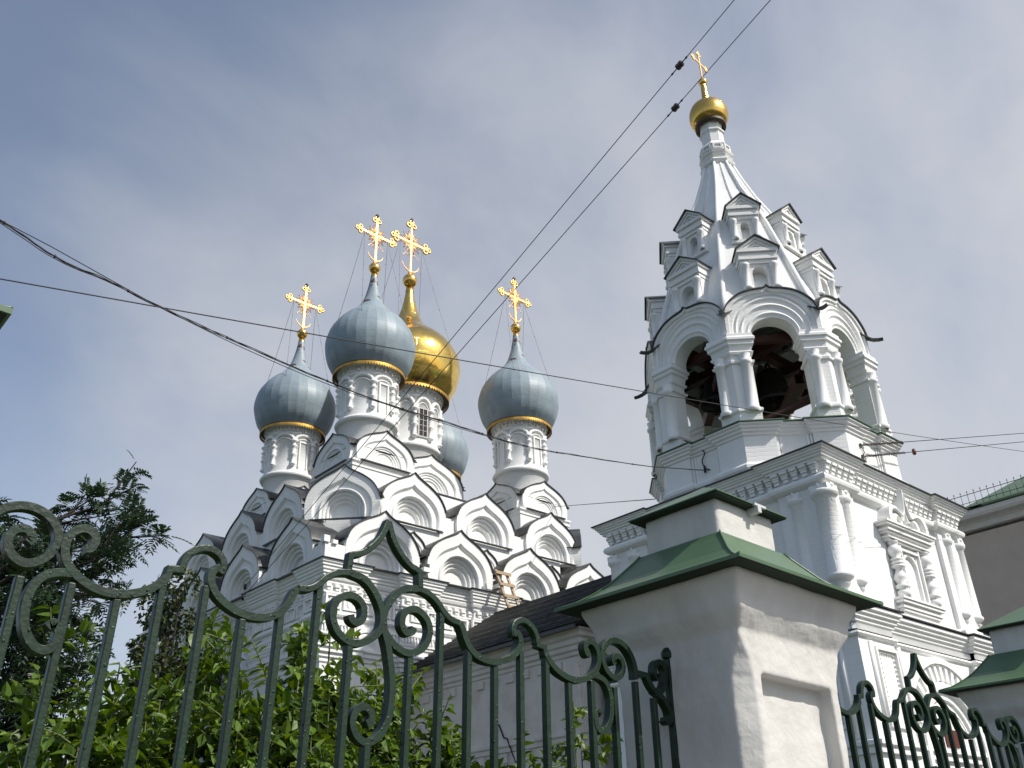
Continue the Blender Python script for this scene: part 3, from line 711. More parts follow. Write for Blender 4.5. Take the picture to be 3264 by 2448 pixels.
# ================================================================== BELL TOWER
TX, TY = 20.45, 12.40
tower = thing('bell_tower', 'white tent-roofed bell tower with open arches and small gold dome', 'bell tower', (TX, TY, 0))
hw = 3.05
def sqj(h, half_p, d):     # square plan with corner pilaster zones
    P = []
    for k in range(4):
        a = PI*1.25+k*PI/2; c = math.cos(k*PI/2); s = math.sin(k*PI/2)
        for (x, y) in ((-h-d, -h-d), (-half_p, -h-d), (-half_p, -h), (half_p, -h), (half_p, -h-d)):
            P.append((TX+x*c-y*s, TY+x*s+y*c))
    return P
low = sqj(3.12, 1.85, .13)
m = MB(); m.molding(low, [(0, 0), (0, 6.0)]); obj('lower_tier', m, 'white', tower)
m = MB()
m.molding(low, [(0, 5.66), (.05, 5.67), (.08, 5.71), (.05, 5.755), (.0, 5.77), (.0, 5.93), (.06, 5.95), (.06, 6.0), (.11, 6.03), (.11, 6.08), (.16, 6.11), (.16, 6.16), (.21, 6.19), (.21, 6.26), (.0, 6.28)])
m.molding(low, [(0, 3.50), (.08, 3.52), (.08, 3.62), (.14, 3.66), (.14, 3.74), (0, 3.77)])
for nrm in ((0, -1), (-1, 0)):
    X = frame_of((TX+nrm[0]*3.12, TY+nrm[1]*3.12, 0), nrm)
    u = -3.2
    while u < 3.22:          # saw-tooth course
        w = .13 if abs(u) > 1.85 else 0
        m.add([(u-.05, 5.80, w), (u+.05, 5.80, w), (u, 5.80, w+.06), (u-.05, 5.91, w), (u+.05, 5.91, w), (u, 5.91, w+.06)], [(0, 2, 1), (3, 4, 5), (0, 3, 5, 2), (1, 2, 5, 4)], X); u += .105
    # beaded sunk panels on the corner strips
    for cxu in (-2.30, 2.30):
        for (a, b) in (((-.42, 4.0), (-.36, 5.52)), ((.36, 4.0), (.42, 5.52)), ((-.36, 5.46), (.36, 5.52)), ((-.36, 4.0), (.36, 4.05))):
            m.box((cxu+a[0], a[1], .13), (cxu+b[0], b[1], .19), X)
        for k in range(15):
            for sg in (-.29, .29): m.lathe([(.001, -.035), (.032, 0), (.001, .035)], 6, (cxu+sg, 4.12+k*.09, .145), X)
        for k in range(6): m.lathe([(.001, -.035), (.032, 0), (.001, .035)], 6, (cxu-.23+k*.092, 5.40, .145), X)
        for sg in (-1, 1): m.tube([(cxu+sg*.55, 3.8, .15), (cxu+sg*.55, 5.6, .15)], .05, 8, X)
obj('lower_cornice', m, 'trim', tower)
m = MB(); m.molding(low, [(.22, 6.283), (.25, 6.28), (.25, 6.31), (.02, 6.345)]); obj('ledge_flashing', m, 'roof', tower)
# portal arch on the street side
for nrm in ((0, -1), (-1, 0)):
    X = frame_of((TX+nrm[0]*3.12, TY+nrm[1]*3.12, 2.2), nrm)
    m = MB(); L = []
    for (r_, tp, w) in ((1.92, 3.42, 0), (1.92, 3.42, .14), (1.78, 3.28, .16), (1.72, 3.22, .06), (1.42, 2.92, .06), (1.38, 2.88, .15), (1.24, 2.74, .15), (1.18, 2.68, .05), (1.06, 2.56, .05), (1.02, 2.52, -.03), (.92, 2.42, .02), (.92, 2.42, .004)):
        L.append(lift(archline(r_, tp, v0=-2.1), w))
    m.ring(L, False, False, X)
    for k in range(21):      # little pillars standing in the hollow of the arch
        a = PI*(k+.5)/21; c = Vector((1.57*math.cos(a), 1.50+1.57*math.sin(a), 0)); d_ = Vector((math.cos(a), math.sin(a), 0)); t = Vector((-d_.y, d_.x, 0))
        for q in (-1, 1): pass
        A = [c+d_*sx*.148+t*sy*.06 for sx, sy in ((-1, -1), (1, -1), (1, 1), (-1, 1))]
        m.ring([[(p.x, p.y, .06) for p in A], [(p.x, p.y, .135) for p in A]], True, False, X); m.add([(p.x, p.y, .135) for p in A], [(0, 1, 2, 3)], X)
    po = obj('portal', m, 'trim', tower)
    a = archline(.92, 2.42, v0=-2.1); m = MB(); m.add(lift(a, .006), [tuple(range(len(a)))], X); obj('tympanum', m, 'white', po)
    m = MB()
    for k in (-.3, .3): m.box((k-.28, -2.1, .01), (k+.28, 1.15, .05), X)
    m.box((-.28, 1.6, .01), (.28, 1.95, .04), X)
    obj('door_leaf', m, 'door', po)
# upper square tier
up = sqj(3.0, 1.95, .10)
m = MB(); m.molding(up, [(0, 6.25), (.14, 6.34), (.14, 6.46), (.04, 6.52), (0, 6.52), (0, 9.55)]); obj('upper_tier', m, 'white', tower)
m = MB()
m.molding(up, [(0, 8.93), (.06, 8.95), (.13, 9.0), (.15, 9.06), (.13, 9.12), (.06, 9.17), (0, 9.18)])
m.molding(up, [(.0, 9.44), (.14, 9.46), (.14, 9.50), (.19, 9.52), (.19, 9.56), (.23, 9.58), (.23, 9.61), (.27, 9.63), (.27, 9.66), (.31, 9.68), (.31, 9.71), (0, 9.712)])
for nrm in ((0, -1), (-1, 0), (1, 0), (0, 1)):
    X = frame_of((TX+nrm[0]*3.0, TY+nrm[1]*3.0, 0), nrm)
    u = -3.0
    while u < 3.05:          # hanging stepped brackets
        w = .10 if abs(u) > 1.93 else 0
        for (hh, z0, z1, dd) in ((.088, 9.38, 9.44, .17), (.088, 9.33, 9.375, .13), (.07, 9.27, 9.325, .12), (.06, 9.19, 9.265, .09)):
            m.box((u-hh, z0, w), (u+hh, z1, w+dd), X)
        u += .2395
obj('cornice', m, 'trim', tower)
m = MB(); m.molding(sqj(3.0, 1.95, .10), [(.32, 9.714), (.345, 9.71), (.348, 9.735), (-.15, 9.93), (-.2, 9.95)]); obj('eaves_roof', m, 'roof', tower)
def column(x, y, z0, z1, r, name='column', mt='white'):
    m = MB()
    m.lathe([(r*.25, -.30), (r*.5, -.26), (r*.55, -.19), (r*.85, -.16), (r*.6, -.11), (r*1.0, -.07), (r*1.22, -.03), (r*1.25, .02), (r*1.02, .06), (r*.97, (z1-z0)*.5), (r*.95, z1-z0-.12), (r*1.12, z1-z0-.09), (r*1.30, z1-z0-.05), (r*1.34, z1-z0), (r*1.30, z1-z0+.04), (r*.8, z1-z0+.06)], 20, (x, y, z0))
    m.box((x-r*.95, y-r*.95, z1+.05), (x+r*.95, y+r*.95, z1+.16))
    for (dx, dy) in ((1, 0), (-1, 0), (0, 1), (0, -1)):
        c = Vector((x+dx*r*.9, y+dy*r*.9, z1+.14)); s_ = .055
        m.lathe([(.001, -.09), (.07, 0), (.001, .07)], 4, c)
    return obj(name, m, mt, tower)
for sx in (-1, 1):
    for sy in (-1, 1):
        if sx == 1 and sy == 1: continue
        xs, ys = TX+sx*3.02, TY+sy*3.02
        column(xs, ys, 6.92, 8.74, .225 if (sx == -1 and sy == -1) else .17)
        column(xs-sx*.66, ys-.0, 6.92, 8.74, .165)
        column(xs, ys-sy*.66, 6.92, 8.74, .165)
# carved window of the upper tier, one per visible face
for nrm in ((0, -1), (-1, 0)):
    X = frame_of((TX+nrm[0]*3.0, TY+nrm[1]*3.0, 0), nrm) @ Matrix.Translation((.12, 0, 0))
    m = MB()
    def stepped(z0, steps):
        z = z0
        for (h_, hw_, d_) in steps: m.box((-hw_, z, 0), (hw_, z+h_-.003, d_), X); z += h_
    stepped(6.50, [(.06, .80, .08), (.06, .86, .13), (.05, .92, .16), (.06, .86, .12), (.07, .94, .20), (.05, .98, .23)])
    stepped(8.14, [(.05, .92, .16), (.04, .97, .20), (.06, .90, .15), (.05, .99, .22), (.05, 1.04, .26), (.06, .98, .22), (.05, 1.10, .30), (.05, 1.15, .33)])
    win = obj('window', m, 'trim', tower)
    for sg in (-.70, .70):   # fat turned balusters
        b = MB(); c = (sg, 0, .12); k = .16
        XB = X @ Matrix(((1, 0, 0, sg), (0, 0, 1, 0), (0, -1, 0, .13), (0, 0, 0, 1)))
        Z = [(k*.7, 6.86), (k*.95, 6.90), (k*.95, 7.0), (k*.6, 7.03), (k*1.05, 7.06), (k*1.05, 7.13), (k*.62, 7.16), (k*1.0, 7.27), (k*.95, 7.34), (k*.5, 7.45), (k*.45, 7.50), (k*1.0, 7.53), (k*1.0, 7.57), (k*.6, 7.59), (k*.95, 7.61), (k*.95, 7.65), (k*.55, 7.67), (k*.9, 7.69), (k*.9, 7.73), (k*.55, 7.76), (k*.95, 7.85), (k*1.05, 7.93), (k*.8, 8.02), (k*.5, 8.06), (k*.75, 8.08), (k*.75, 8.14)]
        b.lathe([(r_*.98, z) for r_, z in Z], 14, (0, 0, 0), X @ Matrix(((1, 0, 0, sg), (0, 0, 1, 0), (0, 1, 0, .12), (0, 0, 0, 1))) @ Matrix(((1, 0, 0, 0), (0, 1, 0, 0), (0, 0, 1, 0), (0, 0, 0, 1))))
        obj('baluster', b, 'trim', win)
    f = MB()
    for (o_, d_) in ((.50, .10), (.44, .15), (.38, .09)):
        f.box((-o_, 6.85, 0), (-o_+.055, 8.10, d_), X); f.box((o_-.055, 6.85, 0), (o_, 8.10, d_), X); f.box((-o_+.055, 8.05-(.5-o_), 0), (o_-.055, 8.10-(.5-o_), d_), X)
    obj('frame', f, 'trim', win)
    f = MB(); L = [lift(archline(.33, 8.0, v0=6.86), .02), lift(archline(.33, 8.0, v0=6.86), .10), lift(archline(.27, 7.93, v0=6.86), .10), lift(archline(.25, 7.9, v0=6.86), .03)]
    f.ring(L, False, False, X); a = archline(.25, 7.9, v0=6.86); f.add(lift(a, .03), [tuple(range(len(a)))], X); obj('blind_niche', f, 'white', win)
    # double-lobed crest with an ogee tip
    f = MB(); crest = smooth_path([(-.88, 0), (-.90, .16), (-.80, .36), (-.60, .42), (-.40, .36), (-.22, .30), (-.10, .48), (-.04, .75), (0, .98)], 5)
    full = [(p.x, p.y+8.56) for p in crest]; full = full+[(-x, y) for x, y in reversed(full[:-1])]
    def sc_(k, dz=0): return [(x*k, 8.56+(y-8.56)*k+dz) for x, y in full]
    f.ring([lift(full, 0), lift(full, .30), lift(sc_(.86, .0), .30), lift(sc_(.84), .18), lift(sc_(.70), .18), lift(sc_(.66), .24), lift(sc_(.55), .24), lift(sc_(.52), .14)], False, False, X)
    a = sc_(.52); f.add(lift(a, .14), [tuple(range(len(a)))], X); obj('crest', f, 'trim', win)

# octagon
def octp(ap, z=None, rot=0):
    r_ = ap/math.cos(PI/8); P = [(TX+r_*math.cos(R(-112.5+45*k)), TY+r_*math.sin(R(-112.5+45*k))) for k in range(8)]
    return P if z is None else [(x, y, z) for x, y in P]
def octj(a1, a0, half):
    """octagon plan with corner strips standing at apothem a1, faces at a0"""
    P = []
    for k in range(8):
        n = R(-90+45*k); nx, ny = math.cos(n), math.sin(n); ux, uy = -ny, nx
        hv = a1*math.tan(PI/8)
        for (u, a) in ((-hv, a1), (-half, a1), (-half, a0), (half, a0), (half, a1)): P.append((TX+nx*a+ux*u, TY+ny*a+uy*u))
    return P
OP = octj(2.90, 2.80, .44)
m = MB(); m.molding(OP, [(.0, 9.75), (.13, 9.95), (.13, 10.03), (.06, 10.10), (0, 10.12), (0, 10.88)]); obj('octagon_parapet', m, 'white', tower)
m = MB(); m.molding(OP, [(0, 10.80), (.04, 10.82), (.04, 10.87), (.09, 10.90), (.09, 10.95), (.14, 10.98), (.14, 11.02), (.19, 11.05), (.19, 11.09), (.0, 11.10)])
for k in range(8):
    n = R(-90+45*k); X = frame_of((TX+math.cos(n)*2.80, TY+math.sin(n)*2.80, 0), (math.cos(n), math.sin(n)))
    for q in (-.40, -.32, .32, .40): m.box((q-.028, 10.1, 0), (q+.028, 10.80, .045 if abs(q) > .35 else .025), X)
obj('parapet_cornice', m, 'trim', tower)
m = MB(); m.molding(OP, [(.20, 11.102), (.225, 11.10), (.225, 11.125), (-.30, 11.22)]); m.prism(octp(2.6), 11.05, 11.20); obj('parapet_flashing', m, 'green_roof', tower)
# belfry piers at the eight corners, each with its half-columns and capital
for k in range(8):
    V = Vector(octp(2.86)[k]); n0 = R(-135+45*k); n1 = R(-90+45*k)
    N0 = Vector((math.cos(n0), math.sin(n0))); N1 = Vector((math.cos(n1), math.sin(n1)))
    dA = Vector((N0.y, -N0.x)); dB = Vector((-N1.y, N1.x))   # along the two faces, away from the corner
    c = Vector((TX, TY)); Vi = c+(V-c)*((2.86-.46)/2.86)
    a_ = .50
    poly = [V+dA*a_, V, V+dB*a_, V+dB*a_-N1*.46, Vi, V+dA*a_-N0*.46]
    poly = [(p.x, p.y) for p in poly]
    m = MB(); m.molding(poly, [(.03, 11.15), (.03, 11.42), (.07, 11.47), (.07, 11.53), (.0, 11.58), (0, 12.78), (.05, 12.80), (.06, 12.86), (.0, 12.90), (0, 13.02), (.05, 13.05), (.07, 13.11), (.03, 13.15), (.05, 13.28), (.10, 13.32), (.10, 13.40), (.14, 13.44), (.14, 13.50), (.10, 13.56), (.10, 13.63), (0, 13.63)])
    pier = obj('belfry_pier', m, 'white', tower)
    m = MB()
    for (d_, nn) in ((dA, N0), (dB, N1)):
        for (q, rr) in ((.335, .13),):
            p = V+d_*q+nn*.02
            m.lathe([(rr*1.15, 11.44), (rr*1.35, 11.48), (rr*1.35, 11.54), (rr*1.05, 11.58), (rr, 12.0), (rr*.92, 12.74), (rr*1.1, 12.76), (rr*1.25, 12.80), (rr*1.25, 12.86), (rr*.9, 12.90), (rr*1.15, 13.04)], 16, (p.x, p.y, 0))
    obj('half_column', m, 'trim', pier)
# belfry arches
for k in range(8):
    n = R(-90+45*k); nx, ny = math.cos(n), math.sin(n); X = frame_of((TX+nx*2.88, TY+ny*2.88, 13.63), (nx, ny))
    m = MB(); o0 = keel(1.185, 1.42, FLATKEEL)
    L = [lift(o0, -.56), lift(o0, 0.0), lift(keel(1.10, 1.33, FLATKEEL), .0), lift(keel(1.085, 1.31, FLATKEEL), -.05)]
    for (r_, tp, w) in ((1.02, 1.20, -.05), (.98, 1.16, -.09), (.93, 1.08, -.045), (.89, 1.02, -.09), (.84, .94, -.09), (.80, .88, -.05), (.76, .82, -.10), (.70, .70, -.10), (.66, .64, -.06), (.62, .58, -.10), (.58, .52, -.11), (.58, .52, -.56)):
        L.append(lift(archline(r_, tp), w))
    L.append(lift(keel(1.0, 1.3, FLATKEEL), -.57))
    m.ring(L, False, False, X); ar = obj('belfry_arch', m, 'white', tower)
    rfm = roof_strip(o0, X, .05, -.9, .66, .03, .02)
    a_ = R(-67.5+45*k); 
    obj('arch_roof', rfm, 'roof', ar)
    # flared water spout at the valley on the right-hand corner
    va = Vector((math.cos(a_), math.sin(a_))); ta = Vector((-va.y, va.x)); m = MB()
    prof = [(2.60, 14.40, .30), (2.98, 14.36, .20), (3.14, 14.24, .13), (3.26, 14.16, .08), (3.40, 14.13, .06), (3.52, 14.13, .045)]
    top = []; bot = []
    for (r_, z, w_) in prof:
        c = Vector((TX+va.x*r_, TY+va.y*r_))
        top.append([(c.x-ta.x*w_, c.y-ta.y*w_, z+.05), (c.x, c.y, z), (c.x+ta.x*w_, c.y+ta.y*w_, z+.05), (c.x+ta.x*w_, c.y+ta.y*w_, z+.02), (c.x, c.y, z-.035), (c.x-ta.x*w_, c.y-ta.y*w_, z+.02)])
    m.ring(top, True); m.add(top[-1], [(0, 1, 2, 3, 4, 5)]); obj('roof_spout', m, 'roof', ar)
# vault above the bells, beams
m = MB()
for (a, b, z) in (((-2.4, -.55), (2.4, -.55), 14.35), ((-2.4, .8), (2.4, .8), 14.35), ((-.75, -2.4), (-.75, 2.4), 14.15), ((.9, -2.4), (.9, 2.4), 14.15), ((-.2, -1.9), (1.9, .2), 13.55), ((-1.9, -.2), (.2, 1.9), 13.3), ((-1.2, -2.0), (2.0, 1.2), 12.6)):
    A = Vector((TX+a[0], TY+a[1], z)); B = Vector((TX+b[0], TY+b[1], z)); t = (B-A).normalized(); u = Vector((-t.y, t.x, 0)); w = Vector((0, 0, 1))
    m.ring([[p+u*sx*.11+w*sy*.13 for sx, sy in ((-1, -1), (1, -1), (1, 1), (-1, 1))] for p in (A, B)])
for k in range(8):      # ties just behind each arch
    n = R(-90+45*k); c_ = Vector((TX+2.05*math.cos(n), TY+2.05*math.sin(n), 13.92)); t = Vector((-math.sin(n), math.cos(n), 0)); u = Vector((math.cos(n), math.sin(n), 0)); w = Vector((0, 0, 1))
    m.ring([[p+u*sx*.08+w*sy*.10 for sx, sy in ((-1, -1), (1, -1), (1, 1), (-1, 1))] for p in (c_-t*.95, c_+t*.95)])
for k in (2, 6):
    n = R(-90+45*k+22.5); A = Vector((TX+2.3*math.cos(n), TY+2.3*math.sin(n), 11.4)); n2 = n+R(45); B = Vector((TX+2.3*math.cos(n2), TY+2.3*math.sin(n2), 12.1))
    m.tube([A, B], .10, 4)
obj('bell_beam', m, 'beam', tower)
# tent roof
prof = [(2.78, 14.2), (2.55, 15.0), (2.28, 15.9), (1.98, 16.9), (1.66, 17.95), (1.27, 19.0), (.88, 19.95), (.62, 20.75), (.43, 21.45)]
m = MB(); m.ring([octp(a, z) for a, z in prof]); tent = obj('tent_roof', m, 'white', tower)
m = MB()
for k in range(8):
    m.tube([octp(a+.02, z)[k] for a, z in prof], [.085, .08, .08, .075, .07, .065, .06, .05, .04], 8)
    n = R(-90+45*k); m.tube([(TX+math.cos(n)*a, TY+math.sin(n)*a, z) for a, z in prof[5:]], [.035, .045, .04, .03], 6)
obj('tent_rib', m, 'trim', tent)
def dormer(k, af, back, z0, hw_, zc, ze, zt, za, he, ow, r_):
    n = R(-90+45*k); nx, ny = math.cos(n), math.sin(n); X = frame_of((TX+nx*af, TY+ny*af, 0), (nx, ny))
    m = MB()
    L = [lift([(-hw_, z0), (-hw_, ze), (hw_, ze), (hw_, z0)], -back), lift([(-hw_, z0), (-hw_, ze), (hw_, ze), (hw_, z0)], 0)]
    # body with an arched opening cut through its front
    n_ = 33; out_ = [tuple(p) for p in resample([(-hw_, z0), (-hw_, ze), (hw_, ze), (hw_, z0)], n_)]
    m.ring([lift(out_, -back), lift(out_, 0), lift(archline(ow, zt, n_, z0), 0), lift(archline(ow, zt, n_, z0), -back*.9)], False, False, X)
    a = archline(ow, zt, n_, z0); m.add(lift(a, -back*.9), [tuple(range(len(a)))], X)
    h3 = (ze-zc)/4
    for q, (o_, d_) in enumerate(((.02, .05), (.05, .09), (.03, .07), (.08, .13))): m.box((-hw_-o_, zc+h3*q, -back), (hw_+o_, zc+h3*(q+1)-.004, d_), X)
    m.box((-hw_-.05, z0-.05, -back), (hw_+.05, z0+.05, .05), X)
    # stepped gable
    for q, (s_, d_) in enumerate(((1.0, .13), (.78, .09), (.56, .05), (.34, .02))):
        zb = ze+(za-ze)*.0; 
        o_ = [(-he*s_, ze), (0, ze+(za-ze)*s_), (he*s_, ze)]; i_ = [(-he*(s_-.2), ze), (0, ze+(za-ze)*(s_-.2)), (he*(s_-.2), ze)]
        m.ring([lift(o_, -back if q == 0 else d_-.05), lift(o_, d_), lift(i_, d_), lift(i_, d_-.06)], False, False, X)
    m.add(lift([(-he, ze), (0, za), (he, ze)], -.02), [(0, 1, 2)], X)
    d = obj('dormer', m, 'white', tower)
    for sg in (-1, 1):
        c = MB(); XC = X @ Matrix(((1, 0, 0, sg*(hw_-r_*1.1)), (0, 0, 1, 0), (0, 1, 0, .03), (0, 0, 0, 1)))
        zl = zc-z0-.06
        c.lathe([(r_*1.1, z0+.05), (r_*1.5, z0+.08), (r_*1.5, z0+.14), (r_, z0+.17), (r_, zc-.14), (r_*1.45, zc-.10), (r_*1.45, zc-.04), (r_*1.2, zc)], 12, (0, 0, 0), XC)
        obj('dormer_column', c, 'trim', d)
    rf = MB(); t = .021
    for sg in (-1, 1):
        e0 = (sg*(he+.05), ze-.045); e1 = (0, za+.012)
        P = [(e0[0], e0[1], .19), (e1[0], e1[1], .19), (e1[0], e1[1]+t*1.4, .19), (e0[0], e0[1]+t*1.2, .19)]
        rf.ring([P, [(x, y, -back) for x, y, _ in P]], True, False, X); rf.add(P, [(0, 1, 2, 3)], X)
    obj('dormer_roof', rf, 'roof', d)
for k in range(8):
    dormer(k, 2.60, 1.3, 15.06, .47, 15.95, 16.40, 15.86, 16.78, .55, .205, .085)
    dormer(k, 1.96, 1.1, 17.18, .385, 17.93, 18.36, 17.84, 18.75, .47, .13, .068)
# neck of the tent
def octf(list_): 
    m = MB(); m.ring([octp(a, z) for a, z in list_]); return m
m = octf([(.43, 21.40), (.50, 21.44), (.53, 21.52), (.50, 21.58), (.40, 21.62), (.46, 21.66), (.50, 21.74), (.44, 21.80), (.50, 21.84), (.52, 21.90), (.44, 21.96), (.44, 22.18), (.47, 22.22), (.40, 22.34), (.33, 22.42), (.33, 22.86), (.38, 22.90), (.38, 22.96), (.32, 23.0), (.32, 23.12), (.38, 23.34)])
for k in range(8):
    n = R(-90+45*k); X = frame_of((TX+math.cos(n)*.44, TY+math.sin(n)*.44, 0), (math.cos(n), math.sin(n)))
    for (a, b) in (((-.15, 22.0), (-.10, 22.2)), ((.10, 22.0), (.15, 22.2)), ((-.10, 22.16), (.10, 22.2)), ((-.10, 22.0), (.10, 22.03))): m.box((a[0], a[1], 0), (b[0], b[1], .045), X)
neck = obj('spire_neck', m, 'white', tower)
m = MB(); m.lathe([(.40, 23.2), (.50, 23.22), (.50, 23.36), (.42, 23.37)], 32, (TX, TY, 0)); obj('dome_skirt', m, 'lace_dark', neck)
m = MB(); pr_ = smooth_path([(.47, 0), (.58, .12), (.635, .32), (.63, .52), (.55, .74), (.40, .90), (.22, .99), (.15, 1.06), (.12, 1.2), (.10, 1.7), (.085, 1.9)], 4)
m.lathe([(p.x, p.y) for p in pr_], 40, (TX, TY, 23.36)); obj('dome', m, 'gold_small', neck, origin=(TX, TY, 23.36))
m = MB(); m.lathe([(.15*math.sin(PI*k/12)+.001, 25.33-.15*math.cos(PI*k/12)) for k in range(13)], 18, (TX, TY, 0)); obj('finial_ball', m, 'gold', neck)
cross(neck, (TX, TY, 25.46), 1.30, .40, axis=(.995, .10), ornate=False, thick=.055)

# bells hang free from the beams
def bell(x, y, z, s, lab):
    b = thing('bell', lab, 'bell', (x, y, z), 'bells hanging in the belfry')
    m = MB(); P = [(.02, 1.0), (.20, .98), (.30, .92), (.34, .80), (.37, .62), (.42, .42), (.50, .24), (.60, .08), (.62, 0), (.57, .0), (.48, .18), (.38, .42), (.30, .8), (.02, .92)]
    m.lathe([(r_*s, zz*s) for r_, zz in P], 28, (x, y, z)); obj('bell_body', m, 'bronze', b)
    m = MB(); m.tube([(x, y, z+.9*s), (x, y, z+.1*s)], .03*s, 6); m.lathe([(.001, -.1*s), (.09*s, 0), (.001, .1*s)], 10, (x, y, z+.08*s)); obj('clapper', m, 'iron_black', b)
    m = MB(); m.tube([(x+.12*s*math.cos(PI*k/8), y, z+.97*s+.22*s*math.sin(PI*k/8)) for k in range(9)], .035*s, 6); obj('crown_loop', m, 'iron_black', b)
bell(TX+.12, TY-.42, 12.86, 1.12, 'large dark bell showing in the middle belfry arch')
bell(TX-1.05, TY+.62, 12.95, .82, 'smaller dark bell behind the left belfry arch')
bell(TX+1.0, TY+.7, 13.0, .75, 'dark bell hanging furthest back in the belfry')

# ================================================================== FENCE PILLARS
def make_pillar(bx, by, tilt, lab):
    p = thing('fence_pillar', lab, 'pillar', (bx, by, 0), 'plastered fence pillars', rot=(0, tilt, 0))
    m = MB(); h = .415
    def chsq(hh, c): return [(-hh+c, -hh), (hh-c, -hh), (hh, -hh+c), (hh, hh-c), (hh-c, hh), (-hh+c, hh), (-hh, hh-c), (-hh, -hh+c)]
    hi = h-.075
    core = [(-h, -hi), (h, -hi), (h, hi), (-h, hi)]
    m.prism(core, -.1, 2.60)
    c = .075
    for sy in (-1, 1):
        def q(P): 
            P = [(x, y*(-sy)) for x, y in P]; return P if sy == -1 else list(reversed(P))
        m.prism(q([(-h+c, -h), (-.285, -h), (-.285, -hi+.02), (-h+.0, -hi+.02), (-h, -h+c)]), -.1, 2.50)
        m.prism(q([(h-c, -h), (h, -h+c), (h, -hi+.02), (.285, -hi+.02), (.285, -h)]), -.1, 2.50)
        m.prism(q([(-.29, -h), (.29, -h), (.29, -hi+.02), (-.29, -hi+.02)]), 2.42, 2.52)
        m.prism(q([(-.29, -h), (.29, -h), (.29, -hi+.02), (-.29, -hi+.02)]), -.1, .75)
    L = [[(x, y, z) for x, y in chsq(hh, cc)] for (hh, cc, z) in ((h, .07, 2.42), (h, .06, 2.48), (h, .03, 2.54), (h, .012, 2.58), (h, .01, 2.615), (h+.055, .012, 2.705), (h+.06, .012, 2.755), (h+.068, .012, 2.775), (h+.10, .012, 2.84), (h+.105, .012, 2.871))]
    m.ring(L); m.add(L[0], [tuple(range(8))]); m.add(L[-1], [tuple(range(8))])
    s = obj('shaft', m, 'stucco', p)
    rm = s.modifiers.new('remesh', 'REMESH'); rm.mode = 'VOXEL'; rm.voxel_size = .010; rm.use_smooth_shade = True
    sm = s.modifiers.new('smooth', 'SMOOTH'); sm.iterations = 4; sm.factor = .5
    tx = bpy.data.textures.new('plaster_lumps', 'CLOUDS'); tx.noise_scale = .22; tx.noise_depth = 3
    dm = s.modifiers.new('lumps', 'DISPLACE'); dm.texture = tx; dm.strength = .018; dm.mid_level = .5; dm.texture_coords = 'LOCAL'
    m = MB(); e = .61
    sq = lambda a, z: [(-a, -a, z), (a, -a, z), (a, a, z), (-a, a, z)]
    pr = [(e-.02, 2.876), (e, 2.876), (e, 2.882), (.535, 2.908), (.465, 2.955), (.40, 3.01), (.345, 3.075), (.30, 3.13), (.275, 3.165), (.24, 3.168)]
    L = [sq(a, z) for a, z in pr]; m.ring(L)
    for k in range(4):       # folded seam along each hip
        m.tube([Vector(L[j][k])+Vector((0, 0, .004)) for j in range(2, 9)], .0055, 5)
    m.molding([(-e, -e), (e, -e), (e, e), (-e, e)], [(-.012, 2.868), (.003, 2.868), (.004, 2.884), (-.012, 2.886)], cap=False)
    obj('pillar_roof', m, 'green_roof', p)
    m = MB(); m.box((-e+.006, -e+.006, 2.8655), (e-.006, e-.006, 2.8735)); m.box((-.305, -.305, 3.3665), (.305, .305, 3.3735)); obj('soffit', m, 'soffit', p)  # undersides of both roofs, their shade put into the colour
    m = MB(); m.box((-.25, -.25, 3.12), (.25, .25, 3.372)); b = obj('cap_block', m, 'stucco', p)
    rm = b.modifiers.new('remesh', 'REMESH'); rm.mode = 'VOXEL'; rm.voxel_size = .012; rm.use_smooth_shade = True
    sm = b.modifiers.new('smooth', 'SMOOTH'); sm.iterations = 4; sm.factor = .5
    dm = b.modifiers.new('lumps', 'DISPLACE'); dm.texture = tx; dm.strength = .014; dm.texture_coords = 'LOCAL'
    m = MB(); e2 = .312
    L = [sq(e2-.012, 3.375), sq(e2, 3.375), sq(e2, 3.381)]; m.ring(L); m.add(L[-1]+[(0, 0, 3.575)], [(0, 1, 4), (1, 2, 4), (2, 3, 4), (3, 0, 4)]); 
    obj('cap_roof', m, 'green_roof', p)
    m = MB(); m.box((.02, -.325, 3.335), (.05, -.25, 3.372)); m.box((.0, -.322, 3.37), (.10, -.30, 3.384)); obj('roof_clip', m, 'greytrim', p)
    p.scale = (1.035, 1, 1)
    return p
TILT = R(1.5)
pil = make_pillar(4.068, 2.97, TILT, 'large white plastered pillar with green hipped metal roof beside the near fence panel')
p2 = copy_tree(pil); p2.location = (8.50, 3.0, 0); p2['label'] = 'plastered pillar cut by the right edge of the view, far end of the second fence panel'
p3 = copy_tree(pil); p3.location = (-.315, 2.97, .085); p3['label'] = 'fence pillar at the left edge, only the green corner of its roof showing'

